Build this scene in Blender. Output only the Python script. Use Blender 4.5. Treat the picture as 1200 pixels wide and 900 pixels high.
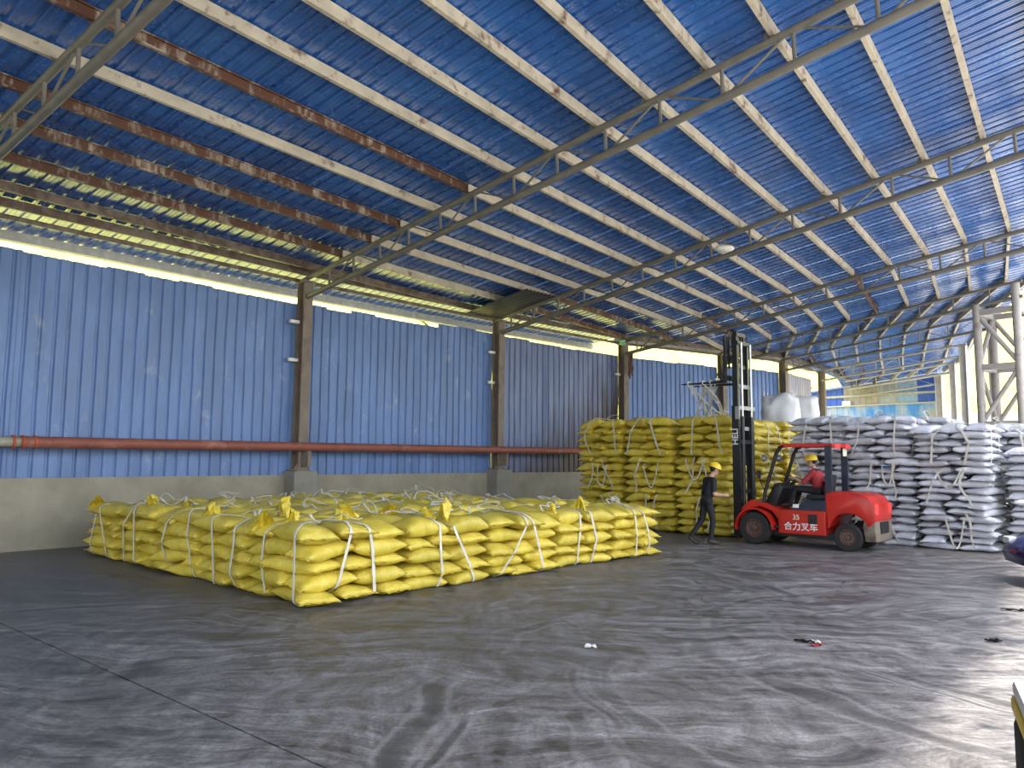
import bpy, bmesh, math, random
import numpy as np
from mathutils import Vector, Matrix, noise
from mathutils.bvhtree import BVHTree
random.seed(7); np.random.seed(7)
for o in list(bpy.data.objects): bpy.data.objects.remove(o)
SC = bpy.context.scene
COL = SC.collection
V = Vector
def rad(a): return math.radians(a)

# ------------------------------------------------------------------ camera
FPX, HCAM, YH, ROLL = 885.0, 1.85, 538.0, 0.5
_p = math.atan((YH - 450) / FPX); _r = rad(ROLL)
FW = V((0, math.cos(_p), math.sin(_p))); UP0 = V((0, -math.sin(_p), math.cos(_p))); RT0 = V((1, 0, 0))
UP = UP0 * math.cos(_r) - RT0 * math.sin(_r); RT = RT0 * math.cos(_r) + UP0 * math.sin(_r)
cam = bpy.data.cameras.new('camera'); camo = bpy.data.objects.new('camera', cam); COL.objects.link(camo)
cam.sensor_width = 36; cam.lens = FPX / 1200 * 36; cam.clip_end = 500; cam.clip_start = 0.05
camo.matrix_world = Matrix(((RT.x, UP.x, -FW.x, 0), (RT.y, UP.y, -FW.y, 0), (RT.z, UP.z, -FW.z, HCAM), (0, 0, 0, 1)))
SC.camera = camo
def ray(x, y):
    return (FW * FPX + RT * (x - 600) - UP * (y - 450)).normalized()
def atz(x, y, z=0.0):
    d = ray(x, y); return V((0, 0, HCAM)) + d * ((z - HCAM) / d.z)
def proj(P):
    v = V(P) - V((0, 0, HCAM)); d = v.dot(FW); return 600 + FPX * v.dot(RT) / d, 450 - FPX * v.dot(UP) / d, d

# ------------------------------------------------------------------ light
W = bpy.data.worlds.new('sky'); SC.world = W; W.use_nodes = True
nt = W.node_tree; nt.nodes.clear()
sky = nt.nodes.new('ShaderNodeTexSky'); sky.sky_type = 'NISHITA'; sky.sun_disc = False
SUN_AZ, SUN_EL = 127.0, 77.0            # azimuth clockwise from +Y
sky.sun_elevation = rad(SUN_EL); sky.sun_rotation = rad(SUN_AZ)
sky.air_density = 1.0; sky.dust_density = 2.5; sky.ozone_density = 1.0
bg = nt.nodes.new('ShaderNodeBackground'); bg.inputs[1].default_value = 0.55
wo = nt.nodes.new('ShaderNodeOutputWorld')
hz = nt.nodes.new('ShaderNodeHueSaturation'); hz.inputs['Saturation'].default_value = .45
nt.links.new(sky.outputs[0], hz.inputs['Color']); nt.links.new(hz.outputs[0], bg.inputs[0]); nt.links.new(bg.outputs[0], wo.inputs[0])
sl = bpy.data.lights.new('sun', 'SUN'); sl.energy = 5.6; sl.angle = rad(2.5); sl.color = (1, .95, .87)
so = bpy.data.objects.new('sun', sl); COL.objects.link(so)
sd = V((math.sin(rad(SUN_AZ)) * math.cos(rad(SUN_EL)), math.cos(rad(SUN_AZ)) * math.cos(rad(SUN_EL)), math.sin(rad(SUN_EL))))
so.rotation_euler = sd.to_track_quat('Z', 'Y').to_euler(); so.location = sd * 60
vs = SC.view_settings
SC.display_settings.display_device = 'sRGB'
vs.view_transform = 'Standard'; vs.look = 'None'; vs.gamma = 1; vs.use_curve_mapping = False; vs.exposure = 0.7

# ------------------------------------------------------------------ materials
MATS = {}
class NB:
    """tiny node builder"""
    def __init__(s, name, rough=.6, metal=0., spec=.5):
        m = bpy.data.materials.new(name); m.use_nodes = True; s.m = m; s.t = m.node_tree
        s.b = s.t.nodes['Principled BSDF']; s.b.inputs['Roughness'].default_value = rough
        s.b.inputs['Metallic'].default_value = metal; s.b.inputs['Specular IOR Level'].default_value = spec
        s.tc = s.t.nodes.new('ShaderNodeTexCoord'); MATS[name] = m
    def n(s, typ, **kw):
        nd = s.t.nodes.new('ShaderNode' + typ)
        for k, v in kw.items():
            if hasattr(nd, k): setattr(nd, k, v)
            else: nd.inputs[k.replace('_', ' ')].default_value = v
        return nd
    def l(s, a, b): s.t.links.new(a, b)
    def mapped(s, scale=(1, 1, 1), rot=(0, 0, 0), loc=(0, 0, 0), src='Object'):
        mp = s.n('Mapping'); mp.inputs['Scale'].default_value = scale; mp.inputs['Rotation'].default_value = rot; mp.inputs['Location'].default_value = loc
        s.l(s.tc.outputs[src], mp.inputs[0]); return mp.outputs[0]
    def noise(s, vec, scale, detail=4, rough=.55, dist=0.):
        nd = s.n('TexNoise'); nd.inputs['Scale'].default_value = scale; nd.inputs['Detail'].default_value = detail
        nd.inputs['Roughness'].default_value = rough; nd.inputs['Distortion'].default_value = dist
        s.l(vec, nd.inputs['Vector']); return nd.outputs['Fac']
    def ramp(s, fac, stops):
        r = s.n('ValToRGB'); e = r.color_ramp.elements
        while len(e) < len(stops): e.new(.5)
        for el, (p, c) in zip(e, stops):
            el.position = p; el.color = (c, c, c, 1) if isinstance(c, (int, float)) else (*c, 1)
        s.l(fac, r.inputs[0]); return r.outputs[0]
    def mix(s, fac, a, b, blend='MIX'):
        m = s.n('Mix'); m.data_type = 'RGBA'; m.blend_type = blend
        for sock, v in ((m.inputs[0], fac), (m.inputs[6], a), (m.inputs[7], b)):
            if isinstance(v, (int, float)): sock.default_value = v
            elif isinstance(v, tuple): sock.default_value = (*v, 1)
            else: s.l(v, sock)
        return m.outputs[2]
    def math(s, op, a, b=0.):
        m = s.n('Math'); m.operation = op
        for sock, v in ((m.inputs[0], a), (m.inputs[1], b)):
            if isinstance(v, (int, float)): sock.default_value = v
            else: s.l(v, sock)
        return m.outputs[0]
    def color(s, c):
        if isinstance(c, tuple): s.b.inputs['Base Color'].default_value = (*c, 1)
        else: s.l(c, s.b.inputs['Base Color'])
        return s
    def rough(s, f): s.l(f, s.b.inputs['Roughness']); return s
    def bump(s, h, strength=.3, dist=.02):
        b = s.n('Bump'); b.inputs['Strength'].default_value = strength; b.inputs['Distance'].default_value = dist
        s.l(h, b.inputs['Height']); s.l(b.outputs[0], s.b.inputs['Normal']); return s

def simple(name, c, rough=.55, metal=0., var=.18, scale=6., spec=.5):
    k = NB(name, rough, metal, spec); f = k.noise(k.mapped(), scale, 5)
    lo = tuple(x * (1 - var) for x in c); hi = tuple(min(1, x * (1 + var)) for x in c)
    k.color(k.ramp(f, [(.3, lo), (.7, hi)])); return k.m
def worn(name, c, rust, amount=.5, rough=.5, scale=5., stretch=(1, 1, 1), metal=0., width=.06):
    k = NB(name, rough, metal); v = k.mapped(stretch)
    f = k.noise(v, scale, 8, .65); g = k.noise(v, scale * .35, 3)
    f = k.math('ADD', k.math('MULTIPLY', f, .6), k.math('MULTIPLY', g, .4))
    mask = k.ramp(f, [(amount - width, 0.), (amount + width, 1.)])
    tone = k.ramp(k.noise(k.mapped(), 3., 4), [(.3, tuple(x * .8 for x in c)), (.7, tuple(min(1, x * 1.12) for x in c))])
    k.color(k.mix(mask, tone, rust)); return k.m

def m_roof():
    k = NB('roof_blue', .25, 0., .9); k.b.inputs['Coat Weight'].default_value = .4; k.b.inputs['Coat Roughness'].default_value = .14; v = k.mapped((.5, .5, .5))
    f = k.noise(v, 1.2, 5, .6)
    c = k.ramp(f, [(.3, (.012, .075, .27)), (.55, (.022, .118, .385)), (.8, (.045, .185, .50))])
    k.color(c); k.rough(k.ramp(k.noise(v, 5., 4), [(.3, .18), (.7, .34)]))
    k.bump(k.noise(k.mapped((1.5, 1.5, 1)), 4., 3), .12, .02); return k.m
def m_wall(name, base, rust, rust_lo, rust_hi, streak=.6):
    k = NB(name, .42, 0., .5)
    v = k.mapped((1.1, 1.1, .3)); f = k.noise(v, 1.6, 7, .66)
    c = k.ramp(f, [(.28, tuple(x * .80 for x in base)), (.5, base), (.72, tuple(min(1, x * 1.22 + .015) for x in base))])
    spots = k.noise(k.mapped((1, 1, .55)), 2.3, 8, .7)
    c = k.mix(k.ramp(spots, [(.60, 0.), (.72, streak)]), c, (.42, .47, .56))
    r = k.noise(k.mapped((1.3, 1.3, .3), loc=(3, 1, 2)), 1.1, 7, .62)
    c = k.mix(k.ramp(r, [(rust_lo, 0.), (rust_hi, 1.)]), c, rust)
    k.color(c); k.rough(k.ramp(f, [(.3, .34), (.8, .55)]))
    k.bump(k.noise(k.mapped((1, 1, .6)), 2.6, 4), .25, .05); return k.m
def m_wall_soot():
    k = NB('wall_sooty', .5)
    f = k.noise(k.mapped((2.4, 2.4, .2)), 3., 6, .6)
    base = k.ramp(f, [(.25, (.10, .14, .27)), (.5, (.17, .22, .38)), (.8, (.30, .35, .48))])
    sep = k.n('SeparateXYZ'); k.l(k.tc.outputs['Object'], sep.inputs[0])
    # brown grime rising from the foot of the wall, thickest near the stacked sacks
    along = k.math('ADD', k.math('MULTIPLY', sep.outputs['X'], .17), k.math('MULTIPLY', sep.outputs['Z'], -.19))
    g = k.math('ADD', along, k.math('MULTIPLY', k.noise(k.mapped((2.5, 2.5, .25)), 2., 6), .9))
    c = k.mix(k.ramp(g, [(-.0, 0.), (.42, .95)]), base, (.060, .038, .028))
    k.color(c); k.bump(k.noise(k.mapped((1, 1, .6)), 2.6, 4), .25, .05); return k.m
def m_floor():
    k = NB('floor_concrete', .5, 0., .5)
    # warped coordinates so the scuffs and sweepings flow in curves
    wn = k.n('TexNoise'); wn.inputs['Scale'].default_value = .32; wn.inputs['Detail'].default_value = 3; k.l(k.tc.outputs['Object'], wn.inputs['Vector'])
    sub = k.n('VectorMath'); sub.operation = 'SUBTRACT'; k.l(wn.outputs['Color'], sub.inputs[0]); sub.inputs[1].default_value = (.5, .5, .5)
    scl = k.n('VectorMath'); scl.operation = 'SCALE'; k.l(sub.outputs[0], scl.inputs[0]); scl.inputs['Scale'].default_value = 2.6
    add = k.n('VectorMath'); add.operation = 'ADD'; k.l(k.tc.outputs['Object'], add.inputs[0]); k.l(scl.outputs[0], add.inputs[1])
    def wm(scale, rot):
        mp = k.n('Mapping'); mp.inputs['Scale'].default_value = scale; mp.inputs['Rotation'].default_value = (0, 0, rad(rot)); k.l(add.outputs[0], mp.inputs[0]); return mp.outputs[0]
    big = k.noise(k.mapped((1, 1, 1)), .22, 5, .6)
    a = k.noise(wm((.22, 1.5, 1), 12), 2.4, 8, .72); b = k.noise(wm((1.4, .2, 1), -40), 3.6, 8, .74); d = k.noise(wm((.14, 2.4, 1), -8), 8., 6, .76); e = k.noise(wm((1, 1, 1), 0), 5., 8, .74)
    s = k.math('ADD', k.math('ADD', k.math('MULTIPLY', a, .34), k.math('MULTIPLY', b, .24)), k.math('ADD', k.math('MULTIPLY', d, .24), k.math('MULTIPLY', e, .18)))
    c = k.ramp(s, [(.41, (.030, .028, .027)), (.465, (.095, .089, .086)), (.52, (.19, .178, .17)), (.565, (.285, .27, .26)), (.62, (.40, .385, .37))])
    for (cx, cy, r0) in ((3.0, 6.3, 2.3), (5.6, 7.6, 2.4), (8.2, 10.6, 3.2), (-3.6, 5.6, 3.0)):     # turning tyre tracks
        vv = k.n('VectorMath'); vv.operation = 'DISTANCE'; k.l(k.mapped((1, 1, 0)), vv.inputs[0]); vv.inputs[1].default_value = (cx, cy, 0)
        dd = k.math('ADD', vv.outputs['Value'], k.math('MULTIPLY', k.noise(k.mapped(), .5, 2), 1.1))
        gate = k.ramp(k.noise(k.mapped(loc=(cx, cy, 0)), .35, 3), [(.47, 0.), (.56, .6)])
        for rr, w in ((r0 + .5, .075), (r0 + .74, .035), (r0 + 1.75, .08)):
            ring = k.math('ABSOLUTE', k.math('SUBTRACT', dd, rr))
            c = k.mix(k.math('MULTIPLY', k.ramp(ring, [(w * .45, 1.), (w * 1.25, 0.)]), gate), c, (.055, .053, .052))
            edge = k.ramp(k.math('ABSOLUTE', k.math('SUBTRACT', ring, w * 1.5)), [(.01, .5), (.035, 0.)])
            c = k.mix(k.math('MULTIPLY', edge, gate), c, (.36, .34, .33))
    c = k.mix(k.ramp(big, [(.42, .0), (.7, .4)]), c, (.105, .098, .094))
    fine = k.noise(k.mapped(), 30., 6, .75)
    c = k.mix(k.ramp(fine, [(.36, .55), (.5, 0.)]), c, (.045, .043, .042))
    k.color(c)
    k.rough(k.ramp(s, [(.44, .34), (.58, .66)]))
    k.bump(k.math('ADD', k.math('MULTIPLY', s, 1.), k.math('MULTIPLY', fine, .25)), .55, .03); return k.m
def m_sack(name, lo, mid, hi, dirt, dirt_at):
    k = NB(name, .42, 0., .5)
    oi = k.n('ObjectInfo')
    f = k.noise(k.mapped(), 5., 5)
    c = k.ramp(f, [(.25, lo), (.5, mid), (.8, hi)])
    add = k.n('VectorMath'); add.operation = 'ADD'
    cmb = k.n('CombineXYZ'); rr = k.math('MULTIPLY', oi.outputs['Random'], 50.)
    k.l(rr, cmb.inputs[0]); k.l(rr, cmb.inputs[1]); k.l(k.tc.outputs['Object'], add.inputs[0]); k.l(cmb.outputs[0], add.inputs[1])
    d = k.noise(add.outputs[0], 2.2, 6, .65)
    c = k.mix(k.ramp(d, [(dirt_at, 0.), (dirt_at + .14, .75)]), c, dirt)
    br = k.math('ADD', .86, k.math('MULTIPLY', oi.outputs['Random'], .24))
    hsv = k.n('HueSaturation'); k.l(c, hsv.inputs['Color']); k.l(br, hsv.inputs['Value']); k.color(hsv.outputs[0])
    wv = k.n('TexWave'); wv.inputs['Scale'].default_value = 9; wv.inputs['Distortion'].default_value = 9; wv.inputs['Detail'].default_value = 3
    k.l(add.outputs[0], wv.inputs['Vector'])
    h = k.math('ADD', k.math('MULTIPLY', wv.outputs['Fac'], .4), k.math('MULTIPLY', k.noise(add.outputs[0], 11., 4), 1.))
    k.bump(h, .45, .018); return k.m
def m_hill():
    k = NB('hill_grass', .9, 0., .1)
    a = k.noise(k.mapped((1, 1, 1)), .35, 6, .6); b = k.noise(k.mapped(), 2.6, 5, .7)
    c = k.ramp(a, [(.3, (.44, .47, .10)), (.6, (.62, .59, .135)), (.8, (.70, .67, .22))])
    k.color(k.mix(k.ramp(b, [(.28, .9), (.42, 0.)]), c, (.12, .18, .03))); return k.m
def m_concrete(name, base, stain=(.10, .08, .06), at=.68):
    k = NB(name, .85, 0., .3)
    f = k.noise(k.mapped(), 1.3, 7, .6)
    c = k.ramp(f, [(.3, tuple(x * .78 for x in base)), (.7, tuple(x * 1.12 for x in base))])
    d = k.noise(k.mapped((.8, .8, 1.4)), 2.1, 7, .66)
    c = k.mix(k.ramp(d, [(at, 0.), (at + .1, .7)]), c, stain); k.color(c)
    k.bump(k.noise(k.mapped(), 9., 5), .25, .01); return k.m
def m_endwall(name, blue, tan, at):
    k = NB(name, .5)
    f = k.noise(k.mapped((.8, .8, .5)), .9, 5, .6)
    k.color(k.ramp(f, [(at - .1, blue), (at + .05, tan), (at + .2, (.55, .36, .25))])); return k.m

m_roof(); m_floor(); m_wall_soot(); m_hill()
m_wall('wall_blue', (.14, .235, .46), (.16, .12, .10), .72, .86)
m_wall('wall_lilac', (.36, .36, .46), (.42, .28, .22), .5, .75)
worn('purlin_cream', (.58, .51, .37), (.13, .055, .028), .60, .55, 7., (1, 1, 1))
worn('purlin_rusty', (.46, .39, .29), (.12, .052, .027), .44, .6, 6., (1.6, 1.6, .5))
worn('purlin_brown', (.24, .19, .14), (.12, .08, .055), .5, .6, 5.)
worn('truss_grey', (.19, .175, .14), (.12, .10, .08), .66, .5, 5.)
worn('column_tan', (.235, .185, .14), (.10, .065, .045), .58, .6, 3., (1, 1, .4))
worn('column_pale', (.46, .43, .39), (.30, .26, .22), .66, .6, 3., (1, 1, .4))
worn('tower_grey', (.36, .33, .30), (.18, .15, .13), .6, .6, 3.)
m_concrete('concrete_wall', (.36, .325, .245)); m_concrete('concrete_plinth', (.30, .285, .24)); m_concrete('yard_concrete', (.50, .485, .46)); m_concrete('concrete_pale', (.62, .63, .63))
worn('pipe_rust', (.30, .095, .062), (.42, .20, .15), .60, .55, 4., (1, 1, 1))
simple('pipe_beige', (.36, .33, .25), .5); simple('clamp_orange', (.42, .085, .03), .5)
simple('gutter_beige', (.52, .49, .43), .6); worn('sheet_brown', (.10, .085, .075), (.05, .04, .035), .5, .5, 3.)
m_sack('sack_yellow', (.55, .42, .04), (.67, .52, .06), (.79, .64, .13), (.30, .16, .05), .70)
m_sack('sack_white', (.48, .48, .52), (.58, .58, .62), (.70, .70, .73), (.40, .37, .33), .74)
simple('flap_yellow', (.66, .50, .03), .4, 0, .25, 18.)
simple('strap_white', (.64, .61, .52), .6, 0, .12); simple('jumbo_white', (.72, .72, .70), .6, 0, .12, 3.)
worn('truck_red', (.52, .022, .014), (.20, .015, .012), .72, .28, 3.); simple('truck_black', (.012, .012, .014), .4); simple('truck_navy', (.016, .022, .042), .4)
worn('truck_grey', (.22, .18, .13), (.10, .07, .05), .55, .6, 6.); simple('tyre_rubber', (.02, .019, .018), .75); simple('rim_dark', (.11, .06, .045), .5)
simple('mast_grey', (.30, .30, .29), .5); simple('steel_bright', (.45, .45, .44), .3, .8); simple('paint_white', (.75, .75, .74), .45, 0, .06); simple('sign_cream', (.62, .64, .48), .5, 0, .06)
simple('lamp_red', (.8, .06, .05), .3, 0, .1); simple('seat_black', (.02, .02, .022), .6)
simple('skin', (.50, .29, .20), .5, 0, .06); simple('shirt_black', (.013, .013, .016), .8, 0, .2); simple('trousers_black', (.012, .012, .014), .8, 0, .2)
simple('shirt_red', (.36, .028, .035), .75); simple('shirt_maroon', (.045, .018, .022), .8); simple('shoe_dark', (.035, .032, .03), .6); simple('shoe_grey', (.16, .16, .11), .6); simple('hair_black', (.012, .01, .009), .6)
simple('helmet_yellow', (.82, .58, .035), .3, 0, .04); simple('pallet_wood', (.52, .45, .34), .7)
simple('car_blue', (.008, .018, .11), .12, .3, .05); simple('car_glass', (.02, .025, .03), .05); simple('car_trim', (.02, .02, .022), .5)
simple('block_yellow', (.62, .40, .02), .5); simple('block_black', (.010, .010, .011), .85, 0, .1, 6., .2); m_concrete('block_top', (.62, .60, .56))
simple('litter_black', (.008, .008, .008), .9, 0, .1, 6., .1); simple('litter_red', (.30, .03, .03), .6); simple('lamp_and_plate_white', (.85, .83, .72), .3, 0, .04)
simple('insulator_green', (.30, .62, .36), .4); simple('rag_brown', (.17, .10, .07), .9)
simple('end_tan', (.38, .34, .33), .5, 0, .2, 2.); simple('end_grey', (.36, .40, .50), .5, 0, .2, 2.); simple('end_rust', (.46, .34, .28), .5, 0, .3, 2.); simple('end_pale', (.28, .42, .68), .5); m_endwall('end_lower', (.06, .26, .72), (.34, .44, .62), .52); simple('end_blue', (.02, .10, .55), .4)
simple('joint_dark', (.018, .018, .018), .9)

# ------------------------------------------------------------------ mesh helpers
def wloc(o):
    p = V((0, 0, 0))
    while o is not None: p = p + V(o.location); o = o.parent
    return p
class MB:
    def __init__(s): s.v = []; s.f = []; s.mi = []
    def add(s, vs, fs, m=0):
        b = len(s.v); s.v += [tuple(p) for p in vs]; s.f += [tuple(b + i for i in f) for f in fs]; s.mi += [m] * len(fs); return s
    def box(s, c, size, R=None, m=0):
        c = V(c); h = V(size) * .5
        pts = [V((sx * h.x, sy * h.y, sz * h.z)) for sz in (-1, 1) for sy in (-1, 1) for sx in (-1, 1)]
        if R is not None: pts = [R @ p for p in pts]
        return s.add([c + p for p in pts], [(0, 2, 3, 1), (4, 5, 7, 6), (0, 1, 5, 4), (2, 6, 7, 3), (0, 4, 6, 2), (1, 3, 7, 5)], m)
    def cbox(s, c, size, bev=.02, R=None, m=0):
        bm = bmesh.new(); bmesh.ops.create_cube(bm, size=1)
        for v in bm.verts: v.co = V((v.co.x * size[0], v.co.y * size[1], v.co.z * size[2]))
        bmesh.ops.bevel(bm, geom=bm.edges[:], offset=bev, segments=2, profile=.6, affect='EDGES')
        pts = [v.co.copy() for v in bm.verts]; fs = [[v.index for v in f.verts] for f in bm.faces]; bm.free()
        if R is not None: pts = [R @ p for p in pts]
        return s.add([V(c) + p for p in pts], fs, m)
    def frame(s, d):
        d = V(d).normalized(); a = V((0, 0, 1)) if abs(d.z) < .95 else V((1, 0, 0))
        x = d.cross(a).normalized(); return x, d.cross(x).normalized()
    def tube(s, p0, p1, r0, r1=None, n=8, caps=True, m=0):
        return s.path([p0, p1], [r0, r0 if r1 is None else r1], n, caps, m)
    def path(s, pts, r, n=6, caps=True, m=0, closed=False):
        pts = [V(p) for p in pts]; k = len(pts)
        if not isinstance(r, (list, tuple)): r = [r] * k
        vs = []; x = None
        for i, p in enumerate(pts):
            a = pts[i - 1] if (i > 0 or closed) else p; b = pts[(i + 1) % k] if (i < k - 1 or closed) else p
            d = (b - a).normalized()
            if x is None: x, y = s.frame(d)
            else:
                x = (x - d * x.dot(d)); x = x.normalized() if x.length > 1e-6 else s.frame(d)[0]; y = d.cross(x)
            vs += [p + (x * math.cos(t) + y * math.sin(t)) * r[i] for t in [2 * math.pi * j / n for j in range(n)]]
        fs = []
        for i in range(k if closed else k - 1):
            i2 = (i + 1) % k
            for j in range(n): fs.append((i * n + j, i * n + (j + 1) % n, i2 * n + (j + 1) % n, i2 * n + j))
        if caps and not closed: fs += [tuple(reversed(range(n))), tuple(range((k - 1) * n, k * n))]
        return s.add(vs, fs, m)
    def sweep(s, prof, p0, p1, side, up, m=0):
        """prof: closed outline of (side, up) pairs swept from p0 to p1"""
        n = len(prof); vs = [V(p) + side * a + up * b for p in (p0, p1) for a, b in prof]
        fs = [(j, (j + 1) % n, n + (j + 1) % n, n + j) for j in range(n)]
        return s.add(vs, fs + [tuple(reversed(range(n))), tuple(range(n, 2 * n))], m)
    def ribbon(s, pts, nrm, w, th=.006, m=0):
        """flat strap: pts polyline, nrm outward normal per point"""
        pts = [V(p) for p in pts]; k = len(pts); vs = []
        for i, p in enumerate(pts):
            d = (pts[min(i + 1, k - 1)] - pts[max(i - 1, 0)]).normalized(); nn = V(nrm[i]).normalized()
            sd_ = d.cross(nn); sd_ = sd_.normalized() if sd_.length > 1e-5 else V((1, 0, 0)); nn = sd_.cross(d)
            ww = w * (1 + .15 * math.sin(i * 1.7)) / 2
            vs += [p + sd_ * ww - nn * th / 2, p - sd_ * ww - nn * th / 2, p - sd_ * ww + nn * th / 2, p + sd_ * ww + nn * th / 2]
        fs = []
        for i in range(k - 1):
            for j in range(4): fs.append((4 * i + j, 4 * i + (j + 1) % 4, 4 * i + 4 + (j + 1) % 4, 4 * i + 4 + j))
        fs += [(3, 2, 1, 0), tuple(4 * (k - 1) + j for j in range(4))]
        return s.add(vs, fs, m)
    def prism(s, poly, y0, y1, bev=0., m=0, seg=2):
        """outline in (x, z) extruded along y"""
        bm = bmesh.new(); a = [bm.verts.new((x, y0, z)) for x, z in poly]; b = [bm.verts.new((x, y1, z)) for x, z in poly]
        n = len(poly); bm.faces.new(a); bm.faces.new(list(reversed(b)))
        for i in range(n): bm.faces.new((a[(i + 1) % n], a[i], b[i], b[(i + 1) % n]))
        bmesh.ops.recalc_face_normals(bm, faces=bm.faces[:])
        if bev: bmesh.ops.bevel(bm, geom=[e for e in bm.edges if e.calc_face_angle(0) > .3], offset=bev, segments=seg, profile=.6, affect='EDGES')
        bm.verts.ensure_lookup_table(); bm.verts.index_update()
        pts = [v.co.copy() for v in bm.verts]; fs = [[v.index for v in f.verts] for f in bm.faces]; bm.free()
        return s.add(pts, fs, m)
    def lathe(s, prof, c, axis, n=20, m=0, ring=False):
        """prof: (radius, offset along axis)"""
        x, y = s.frame(axis); ax = V(axis).normalized(); c = V(c); k = len(prof)
        vs = [c + ax * h + (x * math.cos(t) + y * math.sin(t)) * r for r, h in prof for t in [2 * math.pi * j / n for j in range(n)]]
        fs = [(i * n + j, i * n + (j + 1) % n, i * n + n + (j + 1) % n, i * n + n + j) for i in range(k - 1) for j in range(n)]
        if ring: return s.add(vs, fs + [((k - 1) * n + j, (k - 1) * n + (j + 1) % n, (j + 1) % n, j) for j in range(n)], m)
        return s.add(vs, fs + [tuple(reversed(range(n))), tuple(range((k - 1) * n, k * n))], m)
    def sphere(s, c, r, n=12, m=0, scale=(1, 1, 1)):
        bm = bmesh.new(); bmesh.ops.create_uvsphere(bm, u_segments=n, v_segments=max(6, n * 2 // 3), radius=r)
        pts = [V(c) + V((v.co.x * scale[0], v.co.y * scale[1], v.co.z * scale[2])) for v in bm.verts]
        fs = [[v.index for v in f.verts] for f in bm.faces]; bm.free(); return s.add(pts, fs, m)
    def mesh(s, name, mats, smooth=False):
        me = bpy.data.meshes.new(name); me.from_pydata([tuple(p) for p in s.v], [], s.f)
        for mm in (mats if isinstance(mats, (list, tuple)) else [mats]): me.materials.append(MATS[mm])
        me.polygons.foreach_set('material_index', s.mi)
        bm = bmesh.new(); bm.from_mesh(me); bmesh.ops.recalc_face_normals(bm, faces=bm.faces[:]); bm.to_mesh(me); bm.free()
        if smooth:
            me.polygons.foreach_set('use_smooth', [True] * len(me.polygons)); me.set_sharp_from_angle(angle=rad(42))
        return me
    def build(s, name, mats, parent=None, smooth=False, local=False, at=None):
        """world-space vertices; stored relative to `at` (top-level) or to the parent"""
        o_ = V((0, 0, 0)) if local else (wloc(parent) if parent is not None else V(at or (0, 0, 0)))
        s.v = [(p[0] - o_.x, p[1] - o_.y, p[2] - o_.z) for p in s.v]
        ob = bpy.data.objects.new(name, s.mesh(name, mats, smooth)); COL.objects.link(ob)
        if parent is not None: ob.parent = parent
        elif at is not None: ob.location = V(at)
        return ob
def tag(o, label=None, cat=None, group=None, kind=None):
    for k, v in (('label', label), ('category', cat), ('group', group), ('kind', kind)):
        if v: o[k] = v
    return o
def empty(name, loc=(0, 0, 0), rz=0.):
    o = bpy.data.objects.new(name, None); COL.objects.link(o); o.location = V(loc); o.rotation_euler = (0, 0, rz); o.empty_display_size = .1; return o
ORD = ['first', 'second', 'third', 'fourth', 'fifth', 'sixth', 'seventh', 'eighth', 'ninth', 'tenth']

# ------------------------------------------------------------------ shed frame: truss lines
H0, SLOPE, TD = 6.5, .096, .50
def pol(p, ang, L): return (p[0] + math.sin(rad(ang)) * L, p[1] + math.cos(rad(ang)) * L)
LEFT = [(-21.3, .1), (-10.61, 13.30), (-5.49, 19.53), (-.50, 24.90), (4.35, 29.63), (9.06, 32.49), (12.44, 34.53), (15.90, 38.69), (19.3, 43.4), (21.8, 48.4)]
RIGHT = [(-7.0, -11.4), pol(LEFT[1], 129, 16.6), pol(LEFT[2], 135.9, 16.8), pol(LEFT[3], 139.9, 16.0), pol(LEFT[4], 140.5, 14.3), pol(LEFT[5], 142.5, 11.35), pol(LEFT[6], 142.2, 8.7), pol(LEFT[7], 139.6, 6.7), (22.96, 39.07), (25.27, 44.44)]
SHIFT = [1.6, .35, 0., -.6, -1.64, -4.1, -7.5, -9.0, -9.9, -10.6]
NT = len(LEFT)
TL = [math.hypot(RIGHT[i][0] - LEFT[i][0], RIGHT[i][1] - LEFT[i][1]) for i in range(NT)]
def tp(i, L, dz=0.):
    a, b = LEFT[i], RIGHT[i]; t = L / TL[i]
    return V((a[0] + (b[0] - a[0]) * t, a[1] + (b[1] - a[1]) * t, H0 + SLOPE * L + dz))

# ------------------------------------------------------------------ floor and ground
g1, g2 = atz(45, 750), atz(375, 897); jd = (g2 - g1).normalized(); jn = V((-jd.y, jd.x, 0))
floor = empty('floor'); tag(floor, kind='structure')
for sgn in (1, -1):
    mb = MB(); a = g1 - jd * 90 + jn * sgn * .009; b = g1 + jd * 90 + jn * sgn * .009
    far = jn * sgn * 120; mb.add([a, b, b + far, a + far, *(p - V((0, 0, .2)) for p in (a, b, b + far, a + far))],
                                [(0, 1, 2, 3), (4, 7, 6, 5), (0, 4, 5, 1), (1, 5, 6, 2), (2, 6, 7, 3), (3, 7, 4, 0)])
    mb.build('slab', 'floor_concrete', floor)
MB().box(g1 - V((0, 0, .035)), (180, .2, .04), Matrix.Rotation(math.atan2(jd.y, jd.x), 3, 'Z')).build('joint_filler', 'joint_dark', floor)

yd = MB(); rl = [V((*p, 0)) + V((.34, -.22, 0)) for p in RIGHT]; rl = [rl[0] - V((11, 17, 0))] + rl + [rl[-1] + V((3, 7, 0))]; vs = []
for p in rl:
    for q in (0, 6, 14, 30, 60): vs.append(p + V((.84, -.54, 0)) * q + V((0, 0, .012)))
yd.add(vs, [(i * 5 + j, i * 5 + j + 1, i * 5 + 6 + j, i * 5 + 5 + j) for i in range(len(rl) - 1) for j in range(4)])
tag(yd.build('yard', 'yard_concrete'), 'pale concrete yard on the open side of the shed', 'yard', kind='structure')
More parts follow.
